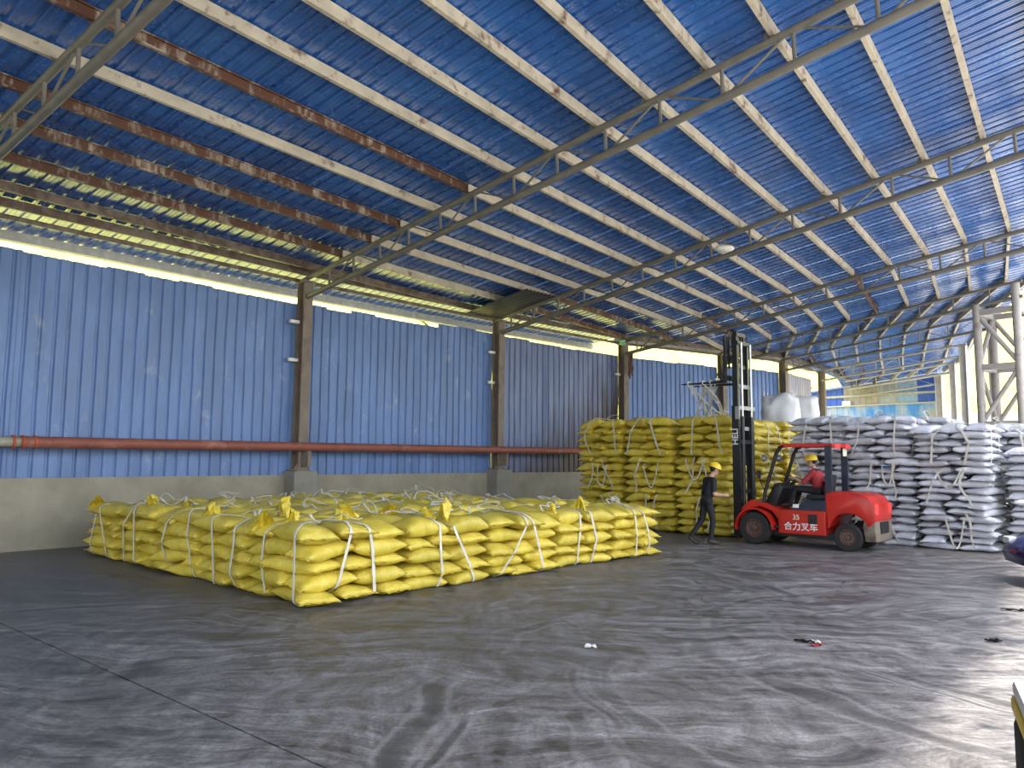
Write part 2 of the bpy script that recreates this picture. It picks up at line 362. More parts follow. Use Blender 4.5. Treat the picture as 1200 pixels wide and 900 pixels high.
# hillside beyond the wall, behind the far end and past the open side
hill = MB(); base = [(-60, -20), (-36, 4), (-20.5, 15.5), (-12.5, 24), (-5.5, 31), (1.5, 36.5), (7.5, 41), (10.5, 47.5), (13, 59), (26, 67), (44, 70), (66, 66), (95, 52), (120, 30)]
prof = [(0, 0), (1.5, 1.2), (4, 3.6), (9, 8.0), (18, 15), (35, 25), (60, 34)]
pts = []
for i in range(len(base) - 1):
    for s_ in range(8):
        t = s_ / 8; pts.append((base[i][0] * (1 - t) + base[i + 1][0] * t, base[i][1] * (1 - t) + base[i + 1][1] * t))
pts.append(base[-1]); vs = []; pr = []
for (d0, z0), (d1, z1) in zip(prof, prof[1:]):
    for s_ in range(5): pr.append((d0 + (d1 - d0) * s_ / 5, z0 + (z1 - z0) * s_ / 5))
pr.append(prof[-1])
for i, p in enumerate(pts):
    a = pts[max(0, i - 4)]; b = pts[min(len(pts) - 1, i + 4)]; d = V((b[0] - a[0], b[1] - a[1], 0)).normalized(); n_ = V((-d.y, d.x, 0))
    for dd, zz in pr:
        q = V((p[0], p[1], 0)) + n_ * dd
        vs.append(q + V((0, 0, zz * (.9 + .25 * noise.noise(q * .09)) + min(1, dd / 3) * .6 * noise.noise(q * .5))))
n_ = len(pr); hill.add(vs, [(i * n_ + j, i * n_ + j + 1, (i + 1) * n_ + j + 1, (i + 1) * n_ + j) for i in range(len(pts) - 1) for j in range(n_ - 1)])
tag(hill.build('hillside', 'hill_grass', smooth=True), 'sunlit yellow green grassy hillside rising behind the shed', 'hill', kind='structure')
rw = empty('retaining_wall', (27, 60, 0)); tag(rw, 'pale retaining wall at the foot of the hillside beyond the columns', 'wall', kind='structure')
for (a, b) in (((24, 62.5), (33, 64.2)), ((33.05, 64.2), (42, 65.9)), ((42.05, 65.9), (51, 66.0)), ((51.05, 66.0), (60, 64.8))):
    dx, dy = b[0] - a[0], b[1] - a[1]
    MB().box(((a[0] + b[0]) / 2, (a[1] + b[1]) / 2, 3.1), (math.hypot(dx, dy), .4, 6.2), Matrix.Rotation(math.atan2(dy, dx), 3, 'Z')).build('wall_panel', 'concrete_pale', rw)

# ------------------------------------------------------------------ corrugated sheets
def corrugate(width, pitch=.28, rib=.030, h=.032, mini=0.):
    """list of (distance along width, height) of a trapezoid-rib sheet"""
    out = [(0, 0)]; n = max(1, round(width / pitch)); p = width / n
    for k in range(n):
        c = (k + .5) * p
        out += [(c - rib - .018, 0), (c - rib + .006, h), (c + rib - .006, h), (c + rib + .018, 0)]
        if mini:
            for q in (.36, .64):
                m0 = c + p * q
                if m0 < width - .03: out += [(m0 - .012, 0), (m0, mini), (m0 + .012, 0)]
    out.append((width, 0)); return out

# ------------------------------------------------------------------ left wall
wall = empty('wall_left'); tag(wall, kind='structure')
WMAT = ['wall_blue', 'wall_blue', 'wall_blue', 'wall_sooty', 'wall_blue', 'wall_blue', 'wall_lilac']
TOPS = [5.86, 5.86, 5.90, 5.96, 5.94, 5.94, 6.0]
OV = [1.75] * 4 + [.55] * 6
for i in range(NT - 3):
    A, B = V((*LEFT[i], 0)), V((*LEFT[i + 1], 0)); d = (B - A).normalized(); inn = V((d.y, -d.x, 0))   # inn points into the shed
    Ls = (B - A).length; off = -inn * .20
    if i == 6: Ls -= .9
    n = round(Ls / .84)
    mb = MB().box((A + B) / 2 + off + V((0, 0, .70)), (Ls if i < 6 else Ls, .24, 1.40), Matrix.Rotation(math.atan2(d.y, d.x), 3, 'Z'))
    mb.build('concrete_base', 'concrete_wall', wall)
    gap = .09
    for k in range(n):
        w = (Ls - gap) / n; top = TOPS[i] + random.choice((0, 0, 0, .03, -.03, .05)) + (.12 if (i == 2 and k >= n - 3) else 0)
        if i == 2 and k < 1: top += .05
        bot = 1.36 + random.uniform(-.02, .02); tilt = random.uniform(-.02, .02); outw = random.uniform(0, .02)
        mb = MB(); vs = []
        pr_ = corrugate(w + .02, .28, .024, .042); rows = 6
        for r in range(rows + 1):
            z = bot + (top - bot) * r / rows
            for x, h in pr_:
                P = A + d * (k * w + x) + off
                bulge = .035 * noise.noise(V((P.x * .9 + 7, P.y * .9, z * .8))) + .02 * noise.noise(V((P.x * 2.3, P.y * 2.3, z * 1.7)))
                vs.append(P - inn * (h + outw - bulge - .05) + V((0, 0, z)))
        m_ = len(pr_)
        mb.add(vs, [(r * m_ + j, r * m_ + j + 1, r * m_ + m_ + j + 1, r * m_ + m_ + j) for r in range(rows) for j in range(m_ - 1)])
        mb.build('cladding_sheet', WMAT[i], wall)
    # horizontal girts outside the sheets
    for z in (2.4, 4.1, 5.6):
        MB().box((A + B) / 2 + off - inn * .13 + V((0, 0, z)), (Ls, .06, .12), Matrix.Rotation(math.atan2(d.y, d.x), 3, 'Z')).build('girt', 'purlin_brown', wall)
    # gutter under the eave overhang
    ga, gb = tp(i, .05 - OV[i], .17), tp(i + 1, .05 - OV[i], .17)
    MB().sweep([(-.10, -.11), (.10, -.11), (.10, .09), (.085, .09), (.085, -.095), (-.085, -.095), (-.085, .09), (-.10, .09)], ga, gb, inn, V((0, 0, 1))).build('gutter', 'gutter_beige', wall)

# ------------------------------------------------------------------ end wall
ew = empty('wall_end'); tag(ew, kind='structure')
_e9 = (V((*LEFT[9], 0)) - V((*LEFT[8], 0))).normalized() * .55; E0, E1 = V((16.2, 54.7, 0)) + _e9, V((25.35, 44.7, 0)) + _e9; ed = (E1 - E0).normalized(); el = (E1 - E0).length; en = V((ed.y, -ed.x, 0))
if en.y > 0: en = -en
n = 12; _d9 = V((RIGHT[9][0] - LEFT[9][0], RIGHT[9][1] - LEFT[9][1], 0)).normalized()
for k in range(n):
    w = el / n
    for (z0, z1, mt) in ((0, 5.45, 'end_lower'), (5.5, 7.35, ['end_blue', 'end_blue', 'end_blue', 'end_pale', 'end_blue', 'end_blue', 'end_blue', 'end_tan', 'end_tan', 'end_grey', 'end_pale', 'end_blue'][k])):
        vs = []; pr_ = corrugate(w + .03, .42, .05, .03)
        for z in (z0, z1):
            for x, h in pr_:
                q = E0 + ed * (k * w + x) + en * (h + .02 * (k % 2)); Lq = (q - V((*LEFT[9], 0))).dot(_d9)
                vs.append(q + V((0, 0, min(z, H0 + SLOPE * Lq + .262))))
        m_ = len(pr_); MB().add(vs, [(j, j + 1, m_ + j + 1, m_ + j) for j in range(m_ - 1)]).build('end_sheet', mt, ew)
MB().box((E0 + E1) / 2 + en * .1 + V((0, 0, 5.47)), (el, .22, .08), Matrix.Rotation(math.atan2(ed.y, ed.x), 3, 'Z')).build('ledge', 'gutter_beige', ew)
MB().box(E1 - ed * 4.3 + en * .1 + V((0, 0, 6.1)), (8.6, .12, .14), Matrix.Rotation(math.atan2(ed.y, ed.x), 3, 'Z')).build('rail', 'column_pale', ew)
bxp = E0 + ed * (el * .60) + en * .14
tag(MB().cbox(bxp + V((0, 0, 5.655)), (.55, .18, .3), .03, Matrix.Rotation(math.atan2(ed.y, ed.x), 3, 'Z')).build('wall_box', 'paint_white', at=None), 'small white box on the ledge of the far blue end wall', 'box')

# ------------------------------------------------------------------ roof: sheets and purlins
roof = empty('ceiling'); tag(roof, kind='structure')
for k in range(4):
    e9 = (V((*LEFT[9], 0)) - V((*LEFT[8], 0))).normalized(); a0 = tp(9, -6.5, .27); b0 = tp(9, TL[9] + .7, .27); vs = []; pr_ = corrugate(.86, .28)
    for q in (a0, b0):
        for x, h in pr_: vs.append(q + e9 * (k * .85 + x) + V((0, 0, h + .006 * (k % 2))))
    m_ = len(pr_); MB().add(vs, [(j, j + 1, m_ + j + 1, m_ + j) for j in range(m_ - 1)]).build('roof_sheet', 'roof_blue', roof)
for i in range(NT - 1):
    nb = max(2, round(math.hypot(LEFT[i + 1][0] - LEFT[i][0], LEFT[i + 1][1] - LEFT[i][1]) / .86))
    for k in range(nb):
        a0, a1 = tp(i, -OV[i], .27), tp(i + 1, -OV[i], .27); b0, b1 = tp(i, TL[i] + .7, .27), tp(i + 1, TL[i + 1] + .7, .27)
        w = (a1 - a0).length / nb; pr_ = corrugate(w + .015, .28, .030, .034, .007); vs = []
        for (q0, q1) in ((a0, a1), (b0, b1)):
            for x, h in pr_:
                vs.append(q0.lerp(q1, min(1.02, (k + x / w) / nb)) + V((0, 0, h + .006 * (k % 2))))
        m_ = len(pr_); MB().add(vs, [(j, j + 1, m_ + j + 1, m_ + j) for j in range(m_ - 1)]).build('roof_sheet', 'roof_blue', roof)
PL = [.6, 1.85, 3.1, 4.24, 5.4, 6.55, 7.68, 8.8, 9.9, 10.98, 12.06, 13.1, 14.1, 15.15, 16.1]
CSEC = [(-.035, -.09), (.035, -.09), (.035, .09), (-.035, .09), (-.035, .068), (-.028, .068), (-.028, .083), (.027, .083), (.027, -.083), (-.028, -.083), (-.028, -.068), (-.035, -.068)]
for i in range(NT - 1):
    for j, L0 in enumerate([x for x in [-.55] + PL] if False else PL + [PL[-1] + 1.05 * q for q in range(1, 5)]):
        La, Lb = L0 + SHIFT[i], L0 + SHIFT[i + 1]
        if La > TL[i] + .5 and Lb > TL[i + 1] + .5: continue
        if La < .1 and Lb < .1: continue
        t0, t1 = 0., 1.
        if La < .1: t0 = (.1 - La) / (Lb - La)
        if Lb < .1: t1 = (.1 - La) / (Lb - La)
        if La > TL[i] + .6: t0 = .0
        pa, pb = tp(i, La, .165), tp(i + 1, Lb, .165)
        p, q = pa.lerp(pb, t0), pa.lerp(pb, t1)
        if (q - p).length < .3: continue
        e = (q - p).normalized(); side = V((e.y, -e.x, 0)).normalized()       # towards the open side
        if i <= 1: mt = {0: 'purlin_brown', 1: 'purlin_rusty', 2: 'purlin_rusty', 3: 'purlin_rusty', 5: 'purlin_rusty'}.get(j, 'purlin_cream')
        elif i == 2: mt = 'purlin_brown' if j == 0 else 'purlin_cream'
        elif i == 3: mt = 'purlin_rusty' if j < 3 else 'purlin_cream'
        else: mt = 'purlin_rusty' if (La < 2.2 or (j % 5 == 4 and i < 5)) else 'purlin_cream'
        prof_ = CSEC if mt == 'purlin_cream' else [(-a, b) for a, b in CSEC]
        MB().sweep(prof_, p - e * .02, q + e * .04, side, V((0, 0, 1))).build('purlin', mt, roof)
    # first eave purlin just inside the columns
    p, q = tp(i, .12, .165), tp(i + 1, .12, .165); e = (q - p).normalized(); side = V((e.y, -e.x, 0)).normalized()
    MB().sweep(CSEC, p, q, side, V((0, 0, 1))).build('eave_purlin', 'purlin_brown', roof)
    p, q = tp(i, .0, -.06), tp(i + 1, .0, -.06)
    if i < 7: MB().tube(p, q, .05, n=10).build('eave_strut', 'purlin_brown', roof, smooth=True)

# ------------------------------------------------------------------ trusses
TLAB = {0: 'grey tubular roof truss behind the camera side of the shed', 1: 'grey tubular lattice truss crossing above the beige end of the wall pipe',
        2: 'grey tubular lattice truss rising from the column behind the low yellow block', 3: 'grey tubular lattice truss at the column beside the brown patched roof sheet',
        4: 'grey tubular lattice truss on the column with a brown rag, behind tall yellow stacks', 5: 'grey tubular lattice truss whose outer end rests on the lattice tower',
        6: 'grey tubular lattice truss just past the lattice tower, above white stacks', 7: 'slim lattice truss on the column where the blue wall sheets stop',
        8: 'slim pale lattice truss, second from the far blue end wall', 9: 'slim pale lattice truss directly in front of the far blue end wall'}
for i in range(NT):
    root = empty('roof_truss', (*LEFT[i], H0)); tag(root, TLAB[i], 'truss', 'lattice roof trusses')
    Lx = TL[i]; thin = 1. if i < 5 else .85
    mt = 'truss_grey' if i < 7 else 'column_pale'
    MB().tube(tp(i, -.05), tp(i, Lx + .15), .062 * thin, n=10).build('top_chord', mt, root, True)
    MB().tube(tp(i, .08, -TD), tp(i, Lx + .15, -TD), .068 * thin, n=10).build('bottom_chord', mt, root, True)
    s0 = [.9, .9, 1.25, .7, .75, .6, .55, .6, .6, .6][i]; pos = [s0 + 1.105 * k for k in range(30) if s0 + 1.105 * k < Lx - .1]
    for k, L in enumerate(pos):
        MB().tube(tp(i, L, -.02), tp(i, L + .02, -TD + .02), .030 * thin, n=8).build('vertical_strut', mt, root, True)
        if k + 1 < len(pos):
            L2 = pos[k + 1]
            if k % 2 == 0: MB().tube(tp(i, L + .12, -TD + .03), tp(i, L2 - .1, -.03), .021 * thin, n=6).build('diagonal_strut', mt, root, True)
            else: MB().tube(tp(i, L + .12, -.03), tp(i, L2 - .1, -TD + .03), .017 * thin, n=6).build('diagonal_strut', mt, root, True)
    if i >= 1:
        for L in [x + SHIFT[i] for x in PL if .1 < x + SHIFT[i] < Lx]:
            MB().box(tp(i, L - .08, .09), (.06, .06, .10), Matrix.Rotation(math.atan2(RIGHT[i][1] - LEFT[i][1], RIGHT[i][0] - LEFT[i][0]), 3, 'Z')).build('purlin_cleat', mt, root)

# ------------------------------------------------------------------ columns
CLAB = {0: 'brown steel wall column outside the beige pipe end', 1: 'brown steel wall column by the beige end of the pipe', 2: 'brown steel column on a concrete plinth right behind the low yellow block',
        3: 'brown steel column between clean and sooty blue wall sheets', 4: 'dark brown steel column with a frayed rag, behind the tall yellow stacks',
        5: 'steel wall column behind the raised forks', 6: 'steel wall column beside the forklift mast, next to the jumbo bags', 7: 'free standing steel column where the blue wall sheets stop'}
def hcol(root, p, d, z0, z1, wid, dep, mt):
    """H section: flanges face the shed, web across"""
    ang = math.atan2(d.y, d.x); R = Matrix.Rotation(ang, 3, 'Z'); inn = V((d.y, -d.x, 0)); zc, zh = (z0 + z1) / 2, z1 - z0
    MB().box(p + inn * dep / 2 + V((0, 0, zc)), (wid, .018, zh), R).build('flange', mt, root)
    MB().box(p - inn * dep / 2 + V((0, 0, zc)), (wid, .018, zh), R).build('flange', mt, root)
    MB().box(p + V((0, 0, zc)), (.014, dep, zh), R).build('web', mt, root)
for i in range(8):
    p = V((*LEFT[i], 0)); a = LEFT[max(0, i - 1)]; b = LEFT[min(NT - 1, i + 1)]; d = V((b[0] - a[0], b[1] - a[1], 0)).normalized(); inn = V((d.y, -d.x, 0))
    R = Matrix.Rotation(math.atan2(d.y, d.x), 3, 'Z')
    root = empty('steel_column', p); tag(root, CLAB[i], 'column', 'steel columns along the blue wall')
    p = p + inn * .06
    hcol(root, p, d, 1.5, 6.40, .27, .30, 'column_tan')
    MB().box(p + V((0, 0, 6.42)), (.36, .40, .05), R).build('cap_plate', 'column_tan', root)
    MB().box(p + V((0, 0, 1.52)), (.42, .44, .04), R).build('base_plate', 'column_tan', root)
    for s_ in (-1, 1):
        mb = MB(); q = p + d * s_ * .007 + V((0, 0, 1.54))
        mb.add([q + inn * .1 + d * s_ * 0, q + inn * .1 + d * s_ * .24, q + inn * .1 + V((0, 0, .28)), q + inn * .115, q + inn * .115 + d * s_ * .24, q + inn * .115 + V((0, 0, .28))],
               [(0, 1, 2), (3, 5, 4), (0, 3, 4, 1), (1, 4, 5, 2), (2, 5, 3, 0)]).build('gusset', 'column_tan', root)
    MB().cbox(p + inn * .02 + V((0, 0, .75)), (.68, .62, 1.5), .015, R).build('plinth', 'concrete_plinth', root)
    if 2 <= i <= 5:
        for z in (5.35, 4.35) if i != 4 else (5.2,):
            MB().cbox(p - d * .26 - inn * .06 + V((0, 0, z)), (.28, .10, .09), .02, R).build('gap_bracket_plate', 'lamp_and_plate_white', root)  # white plates: small brackets, and light through wall gaps put into their colour
RLAB = {0: 'grey steel column on the open side behind the camera', 1: 'grey steel column on the open side nearest the striped concrete block', 2: 'grey steel column on the open side, second from the striped concrete block',
        3: 'grey steel column on the open side level with the brown patched roof sheet', 4: 'grey steel column on the open side next before the lattice tower', 6: 'grey steel column just behind the lattice tower',
        7: 'slim tan steel column first after the lattice tower on the open side', 8: 'slim pale column, second from the far end on the open side', 9: 'wide pale column at the open corner of the far end wall'}
for i in range(NT):
    if i == 5: continue
    p = tp(i, TL[i]); p.z = 0; d = V((RIGHT[i][1] - LEFT[i][1], -(RIGHT[i][0] - LEFT[i][0]), 0)).normalized()
    root = empty('side_column', p); tag(root, RLAB[i], 'column', 'columns along the open side')
    zt = tp(i, TL[i], -TD).z + .42; w = .26 if i < 9 else .34
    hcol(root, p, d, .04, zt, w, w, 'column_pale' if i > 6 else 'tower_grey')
    MB().box(p + V((0, 0, .02)), (.44, .44, .04), Matrix.Rotation(math.atan2(d.y, d.x), 3, 'Z')).build('base_plate', 'tower_grey', root)
    MB().box(p + V((0, 0, zt + .015)), (.34, .34, .03), Matrix.Rotation(math.atan2(d.y, d.x), 3, 'Z')).build('cap_plate', 'tower_grey', root)
# lattice tower carrying one truss
p5 = tp(5, TL[5] - .05); p5.z = 0; u5 = V((LEFT[5][0] - RIGHT[5][0], LEFT[5][1] - RIGHT[5][1], 0)).normalized(); v5 = V((-u5.y, u5.x, 0))
if v5.y < 0: v5 = -v5
tw = empty('lattice_tower', p5); tag(tw, 'four-legged lattice steel tower with crossed braces under a roof truss', 'tower')
legs = [p5, p5 + u5 * 1.15, p5 + v5 * 1.25, p5 + u5 * 1.15 + v5 * 1.25]; ztop = [7.55, 7.02, 7.0, 6.95]
for l_, z in zip(legs, ztop):
    MB().tube(l_, l_ + V((0, 0, z)), .125, n=12).build('leg', 'tower_grey', tw, True)
for z in (1.2, 3.1, 4.95, 6.75):
    for a, b in ((0, 1), (2, 3), (0, 2), (1, 3)):
        MB().box((legs[a] + legs[b]) / 2 + V((0, 0, z)), ((legs[a] - legs[b]).length, .16, .18), Matrix.Rotation(math.atan2((legs[b] - legs[a]).y, (legs[b] - legs[a]).x), 3, 'Z')).build('cross_beam', 'tower_grey', tw)
for k, (z0, z1) in enumerate(((1.25, 3.05), (3.15, 4.9), (5.0, 6.7))):
    for a, b in ((0, 1), (2, 3), (0, 2), (1, 3)):
        if k == 1: a, b = b, a
        MB().tube(legs[a] + V((0, 0, z0)), legs[b] + V((0, 0, z1)), .075, n=8).build('brace', 'tower_grey', tw, True)

# brown patch sheet hanging below the eave next to its column
mb = MB(); vs = []; pr_ = corrugate(1.35, .17, .03, .035); e = (tp(2, 0) - tp(3, 0)).normalized()
for L, dz in ((-.2, -.005), (1.2, -.005), (2.9, .0)):
    for x, h in pr_: vs.append(tp(3, L, dz) + e * (.12 + x) + V((0, 0, h * .8 + .0)))
m_ = len(pr_); mb.add(vs, [(r * m_ + j, r * m_ + j + 1, r * m_ + m_ + j + 1, r * m_ + m_ + j) for r in (0, 1) for j in range(m_ - 1)])
ps = mb.build('patch_sheet', 'sheet_brown', at=tuple(tp(3, 1.))); tag(ps, 'dark brown corrugated patch sheet under the eave beside a column', 'sheet')

# ------------------------------------------------------------------ pipe along the wall
pr0 = empty('wall_pipe', (*LEFT[1], 2.08)); tag(pr0, 'long rusty red pipe with a beige end running along the blue wall', 'pipe')
pp = []
for i in range(0, 5):
    a = LEFT[max(0, i - 1)]; b = LEFT[i + 1]; d = V((b[0] - a[0], b[1] - a[1], 0)).normalized(); inn = V((d.y, -d.x, 0))
    pp.append(V((*LEFT[i], 2.06 + .028 * i)) + inn * .36)
pend = pp[3].lerp(pp[4], .60); e01 = (pp[2] - pp[1]).normalized()
# where the beige piece meets the red one, about 13.9 m from the camera
best = min((abs(proj(pp[1].lerp(pp[2], t / 400))[0] - 27), t / 400) for t in range(400))[1]; pj = pp[1].lerp(pp[2], best)
MB().path([pp[0], pp[1], pj], .098, 14).build('beige_section', 'pipe_beige', pr0, True)
MB().path([pj - e01 * .05, pp[2], pp[3], pend], .112, 14).build('red_section', 'pipe_rust', pr0, True)
for s_ in (-.16, .0, .2):
    MB().tube(pj + e01 * (s_ - .022), pj + e01 * (s_ + .022), .128, n=16).build('clamp_ring', 'clamp_orange', pr0, True)
q = pp[2].lerp(pp[3], .38); MB().tube(q - e01 * .03, q + e01 * .03, .125, n=16).build('clamp_ring', 'pipe_rust', pr0, True)
for i in (1, 2, 3):
    MB().box(pp[i] - V((0, 0, .30)) , (.10, .3, .40), Matrix.Rotation(math.atan2(e01.y, e01.x), 3, 'Z')).build('pipe_support', 'column_tan', pr0)

# ------------------------------------------------------------------ sacks
def sack_mesh(name, L, Wd, T, seed, matn, droop=0., neck=False, res=(18, 12)):
    rnd = random.Random(seed); NU, NV = res; so_ = V((seed * 3.1, seed * 1.7, seed * .9)); vs = []; idx = {}
    def pt(i, j, top):
        u = -1 + 2 * i / NU; v = -1 + 2 * j / NV
        cu = math.copysign(abs(u) ** .85, u); cv = math.copysign(abs(v) ** .85, v)
        prof_ = max(0., 1 - abs(cu) ** 3.2) ** .55 * max(0., 1 - abs(cv) ** 2.8) ** .5
        lw = 1 - .13 * (1 - abs(cu) ** 2.2) * abs(cv)          # sides pulled in between the pointed corners
        ll = 1 - .07 * (1 - cv * cv) * abs(cu)
        x = cu * L / 2 * ll; y = cv * Wd / 2 * lw
        q = V((x, y, 0)) * 5 + so_
        wr = .10 * noise.noise(V((cu * 1.5, cv * 9, seed))) * (abs(cu) ** 2) + .06 * noise.noise(V((cu * 9, cv * 1.5, seed + 5))) * abs(cv)
        z = prof_ * T / 2 * (1 + .28 * noise.noise(q * .7 + V((0, 0, 1 if top else 9))) + wr * 2)
        z = z if top else -z * .9
        z += .028 * noise.noise(q * .45) - droop * max(0, cu) ** 2 * .06
        if prof_ < .02: z += .014 * noise.noise(V((x, y, 0)) * 22 + so_)
        return V((x, y, z))
    for i in range(NU + 1):
        for j in range(NV + 1):
            idx[i, j, 1] = len(vs); vs.append(pt(i, j, True))
            if 0 < i < NU and 0 < j < NV: idx[i, j, 0] = len(vs); vs.append(pt(i, j, False))
            else: idx[i, j, 0] = idx[i, j, 1]
    fs = []
    for i in range(NU):
        for j in range(NV):
            fs.append((idx[i, j, 1], idx[i + 1, j, 1], idx[i + 1, j + 1, 1], idx[i, j + 1, 1]))
            fs.append((idx[i, j, 0], idx[i, j + 1, 0], idx[i + 1, j + 1, 0], idx[i + 1, j, 0]))
    mb = MB().add(vs, fs)
    # flat sewn fringe at both ends
    for sgn in (-1, 1):
        i = 0 if sgn < 0 else NU; row = [vs[idx[i, j, 1]] for j in range(NV + 1)]
        ext = [p + V((sgn * (.030 + .014 * rnd.random()), 0, -.012 + .022 * noise.noise(V((j * .8, seed, 3))))) for j, p in enumerate(row)]
        mb.add(row + ext, [(j, j + 1, NV + 2 + j, NV + 1 + j) for j in range(NV)])
    me = bpy.data.meshes.new(name); me.from_pydata([tuple(p) for p in mb.v], [], mb.f); me.materials.append(MATS[matn])
    me.polygons.foreach_set('use_smooth', [True] * len(me.polygons)); return me
YM = [sack_mesh('yellow_sack', .88, .53, .243, 10 + s_, 'sack_yellow', droop=s_ % 3 * .5) for s_ in range(8)]
WM = [sack_mesh('white_sack', .86, .52, .222, 40 + s_, 'sack_white', droop=s_ % 3 * .5) for s_ in range(8)]
LOWM = {'y': [sack_mesh('yellow_sack_inner', .88, .53, .25, 70 + s_, 'sack_yellow', res=(8, 6)) for s_ in range(3)], 'w': [sack_mesh('white_sack_inner', .86, .52, .225, 80 + s_, 'sack_white', res=(8, 6)) for s_ in range(3)]}
def flap_mesh(seed):
    """crumpled open mouth standing up from a sack end"""
    rnd = random.Random(seed); n = 10; vs = []
    for r in range(4):
        for j in range(n + 1):
            t = j / n * 2 - 1; w = .17 * (1 - .18 * r)
            vs.append((t * w, .05 * math.sin(j * 2.4 + seed) * (.4 + r * .35) + .03 * r, r * .062 * (1 - .45 * abs(t)) + .02 * rnd.random()))
    me = bpy.data.meshes.new('mouth_flap'); k = n + 1
    me.from_pydata(vs, [], [(r * k + j, r * k + j + 1, r * k + k + j + 1, r * k + k + j) for r in range(3) for j in range(n)])
    me.materials.append(MATS['flap_yellow']); return me
FM = [flap_mesh(s_) for s_ in range(5)]

YSACKS, WSACKS = [], []          # records: matrix, mesh, label, group, weight
def bundle(cx, cy, z0, ax, wb, db, nl, lh, faces, store, meshes, labf, grp, seed, top=True, taper=0., ground=True, sides=('wall-side', 'open-side')):
    """layers of five sacks; ax = unit vector of the bundle's width, depth runs to its left-hand normal.
    faces: exposed sides among f (front), b, l, r"""
    rnd = random.Random(seed); ax = V((*ax, 0)); dx = V((-ax.y, ax.x, 0)); c = V((cx, cy, 0))
    ang0 = math.atan2(ax.y, ax.x)
    wl = (.335 * db, .665 * db); btilt = rnd.uniform(.035, .085)
    for k in range(nl):
        z = z0 + lh * (k + .5); flip = (k + seed) % 2; last = top and k == nl - 1
        items = []
        for s_ in (-1, 1): items.append((s_ * wb * .25, -db / 2 + wl[0] / 2, wb * .5, wl[0], 0., {'f'} | ({'l'} if s_ < 0 else {'r'})))
        for s_ in (-1, 0, 1): items.append((s_ * wb / 3, db / 2 - wl[1] / 2, wl[1], wb / 3, 90., {'b'} | ({'l'} if s_ < 0 else {'r'} if s_ > 0 else set())))
        for (u, v, ln, wd, a, fc) in items:
            if flip:
                u, v = -u, -v; fc = {{'f': 'b', 'b': 'f', 'l': 'r', 'r': 'l'}[q] for q in fc}; a += 180
            inner = not last and not (fc & faces)
            me = meshes[rnd.randrange(len(meshes))]
            if inner: me = LOWM['y' if meshes is YM else 'w'][k % 3]
            # outer ends sag
            out = V((0, 0, 0))
            if 'f' in fc and 'f' in faces: out += V((0, -1, 0))
            if 'b' in fc and 'b' in faces: out += V((0, 1, 0))
            if 'l' in fc and 'l' in faces: out += V((-1, 0, 0))
            if 'r' in fc and 'r' in faces: out += V((1, 0, 0))
            jit = .022 + .012 * (k / max(1, nl))
            pos = V((u + rnd.gauss(0, jit), v + rnd.gauss(0, jit), 0)) + out * rnd.uniform(-.01, .05)
            tiltv = out.normalized() if out.length else V((rnd.uniform(-1, 1), rnd.uniform(-1, 1), 0))
            tilt = btilt + rnd.uniform(-.045, .05) if out.length else rnd.uniform(-.04, .04)
            if k == 0 and ground: tilt = rnd.uniform(0, .03)
            if last: tilt = btilt + rnd.uniform(-.05, .07)
            axis = V((0, 0, 1)).cross(tiltv); axis = axis.normalized() if axis.length > 1e-4 else V((1, 0, 0))
            S = Matrix.Diagonal((ln / .835 * rnd.uniform(.97, 1.05), wd / .497 * rnd.uniform(.95, 1.05), lh / .19 * rnd.uniform(.90, 1.04) * (1.10 if last else .93 if k == 0 and ground else 1), 1))
            M = Matrix.Rotation(tilt, 4, axis) @ Matrix.Rotation(rad(a + rnd.gauss(0, 6.5) + (180 if rnd.random() < .5 else 0)), 4, 'Z') @ S
            M = Matrix.Translation(c + ax * pos.x + dx * pos.y + V((0, 0, z + rnd.uniform(-.012, .012)))) @ Matrix.Rotation(ang0, 4, 'Z') @ M
            if k == 0 and ground:      # the lowest layer lies on the ground, not in it
                low = min((M @ v.co).z for v in me.vertices)
                M = Matrix.Translation((0, 0, z0 - .006 - low)) @ M
            elif last: M = Matrix.Translation((0, 0, .012)) @ M
            px, py, dd = proj(M.translation)
            wt = 1 / dd ** 2 * (1e-6 if inner else 1. if fc & faces else .3)
            if not (-80 < px < 1290): continue
            store.append((M, me, labf(k, nl) + ', ' + ('crosswise' if abs(a) % 180 else 'lengthwise') + (' middle' if abs(u) < .01 else ' ' + sides[u > 0]), grp, wt, last))
        if taper: pass
# --- low yellow block: 5 x 5 bundles
BA = V((5.51, 5.84, 0)).normalized(); BN = V((-BA.y, BA.x, 0)); BN = V((-5.57, 5.07, 0)).normalized()
NB0 = V((-2.50, 9.42, 0)); PF, PB = 1.60, 1.50
LHY = .190
SLINGS = []
def bvh_of(recs):
    av, af, n0 = [], [], 0
    for rec in recs:
        me = rec[1]; co = np.empty(len(me.vertices) * 3); me.vertices.foreach_get('co', co); Mn = np.array(rec[0]); w_ = co.reshape(-1, 3) @ Mn[:3, :3].T + Mn[:3, 3]
        av.append(w_); af += [tuple(i + n0 for i in p.vertices) for p in me.polygons]; n0 += len(w_)
    return BVHTree.FromPolygons(np.vstack(av).tolist(), af)
def taut(h, dflt, slack=.002):
    """fill misses, then bridge the hollows as a tight strap does"""
    h = [x for x in h]; known = [x for x in h if x is not None]; low = min(known) if known else dflt
    h = [low if x is None else x for x in h]
    for _ in range(80):
        for i in range(1, len(h) - 1): h[i] = max(h[i], (h[i - 1] + h[i + 1]) / 2 - slack)
    return h
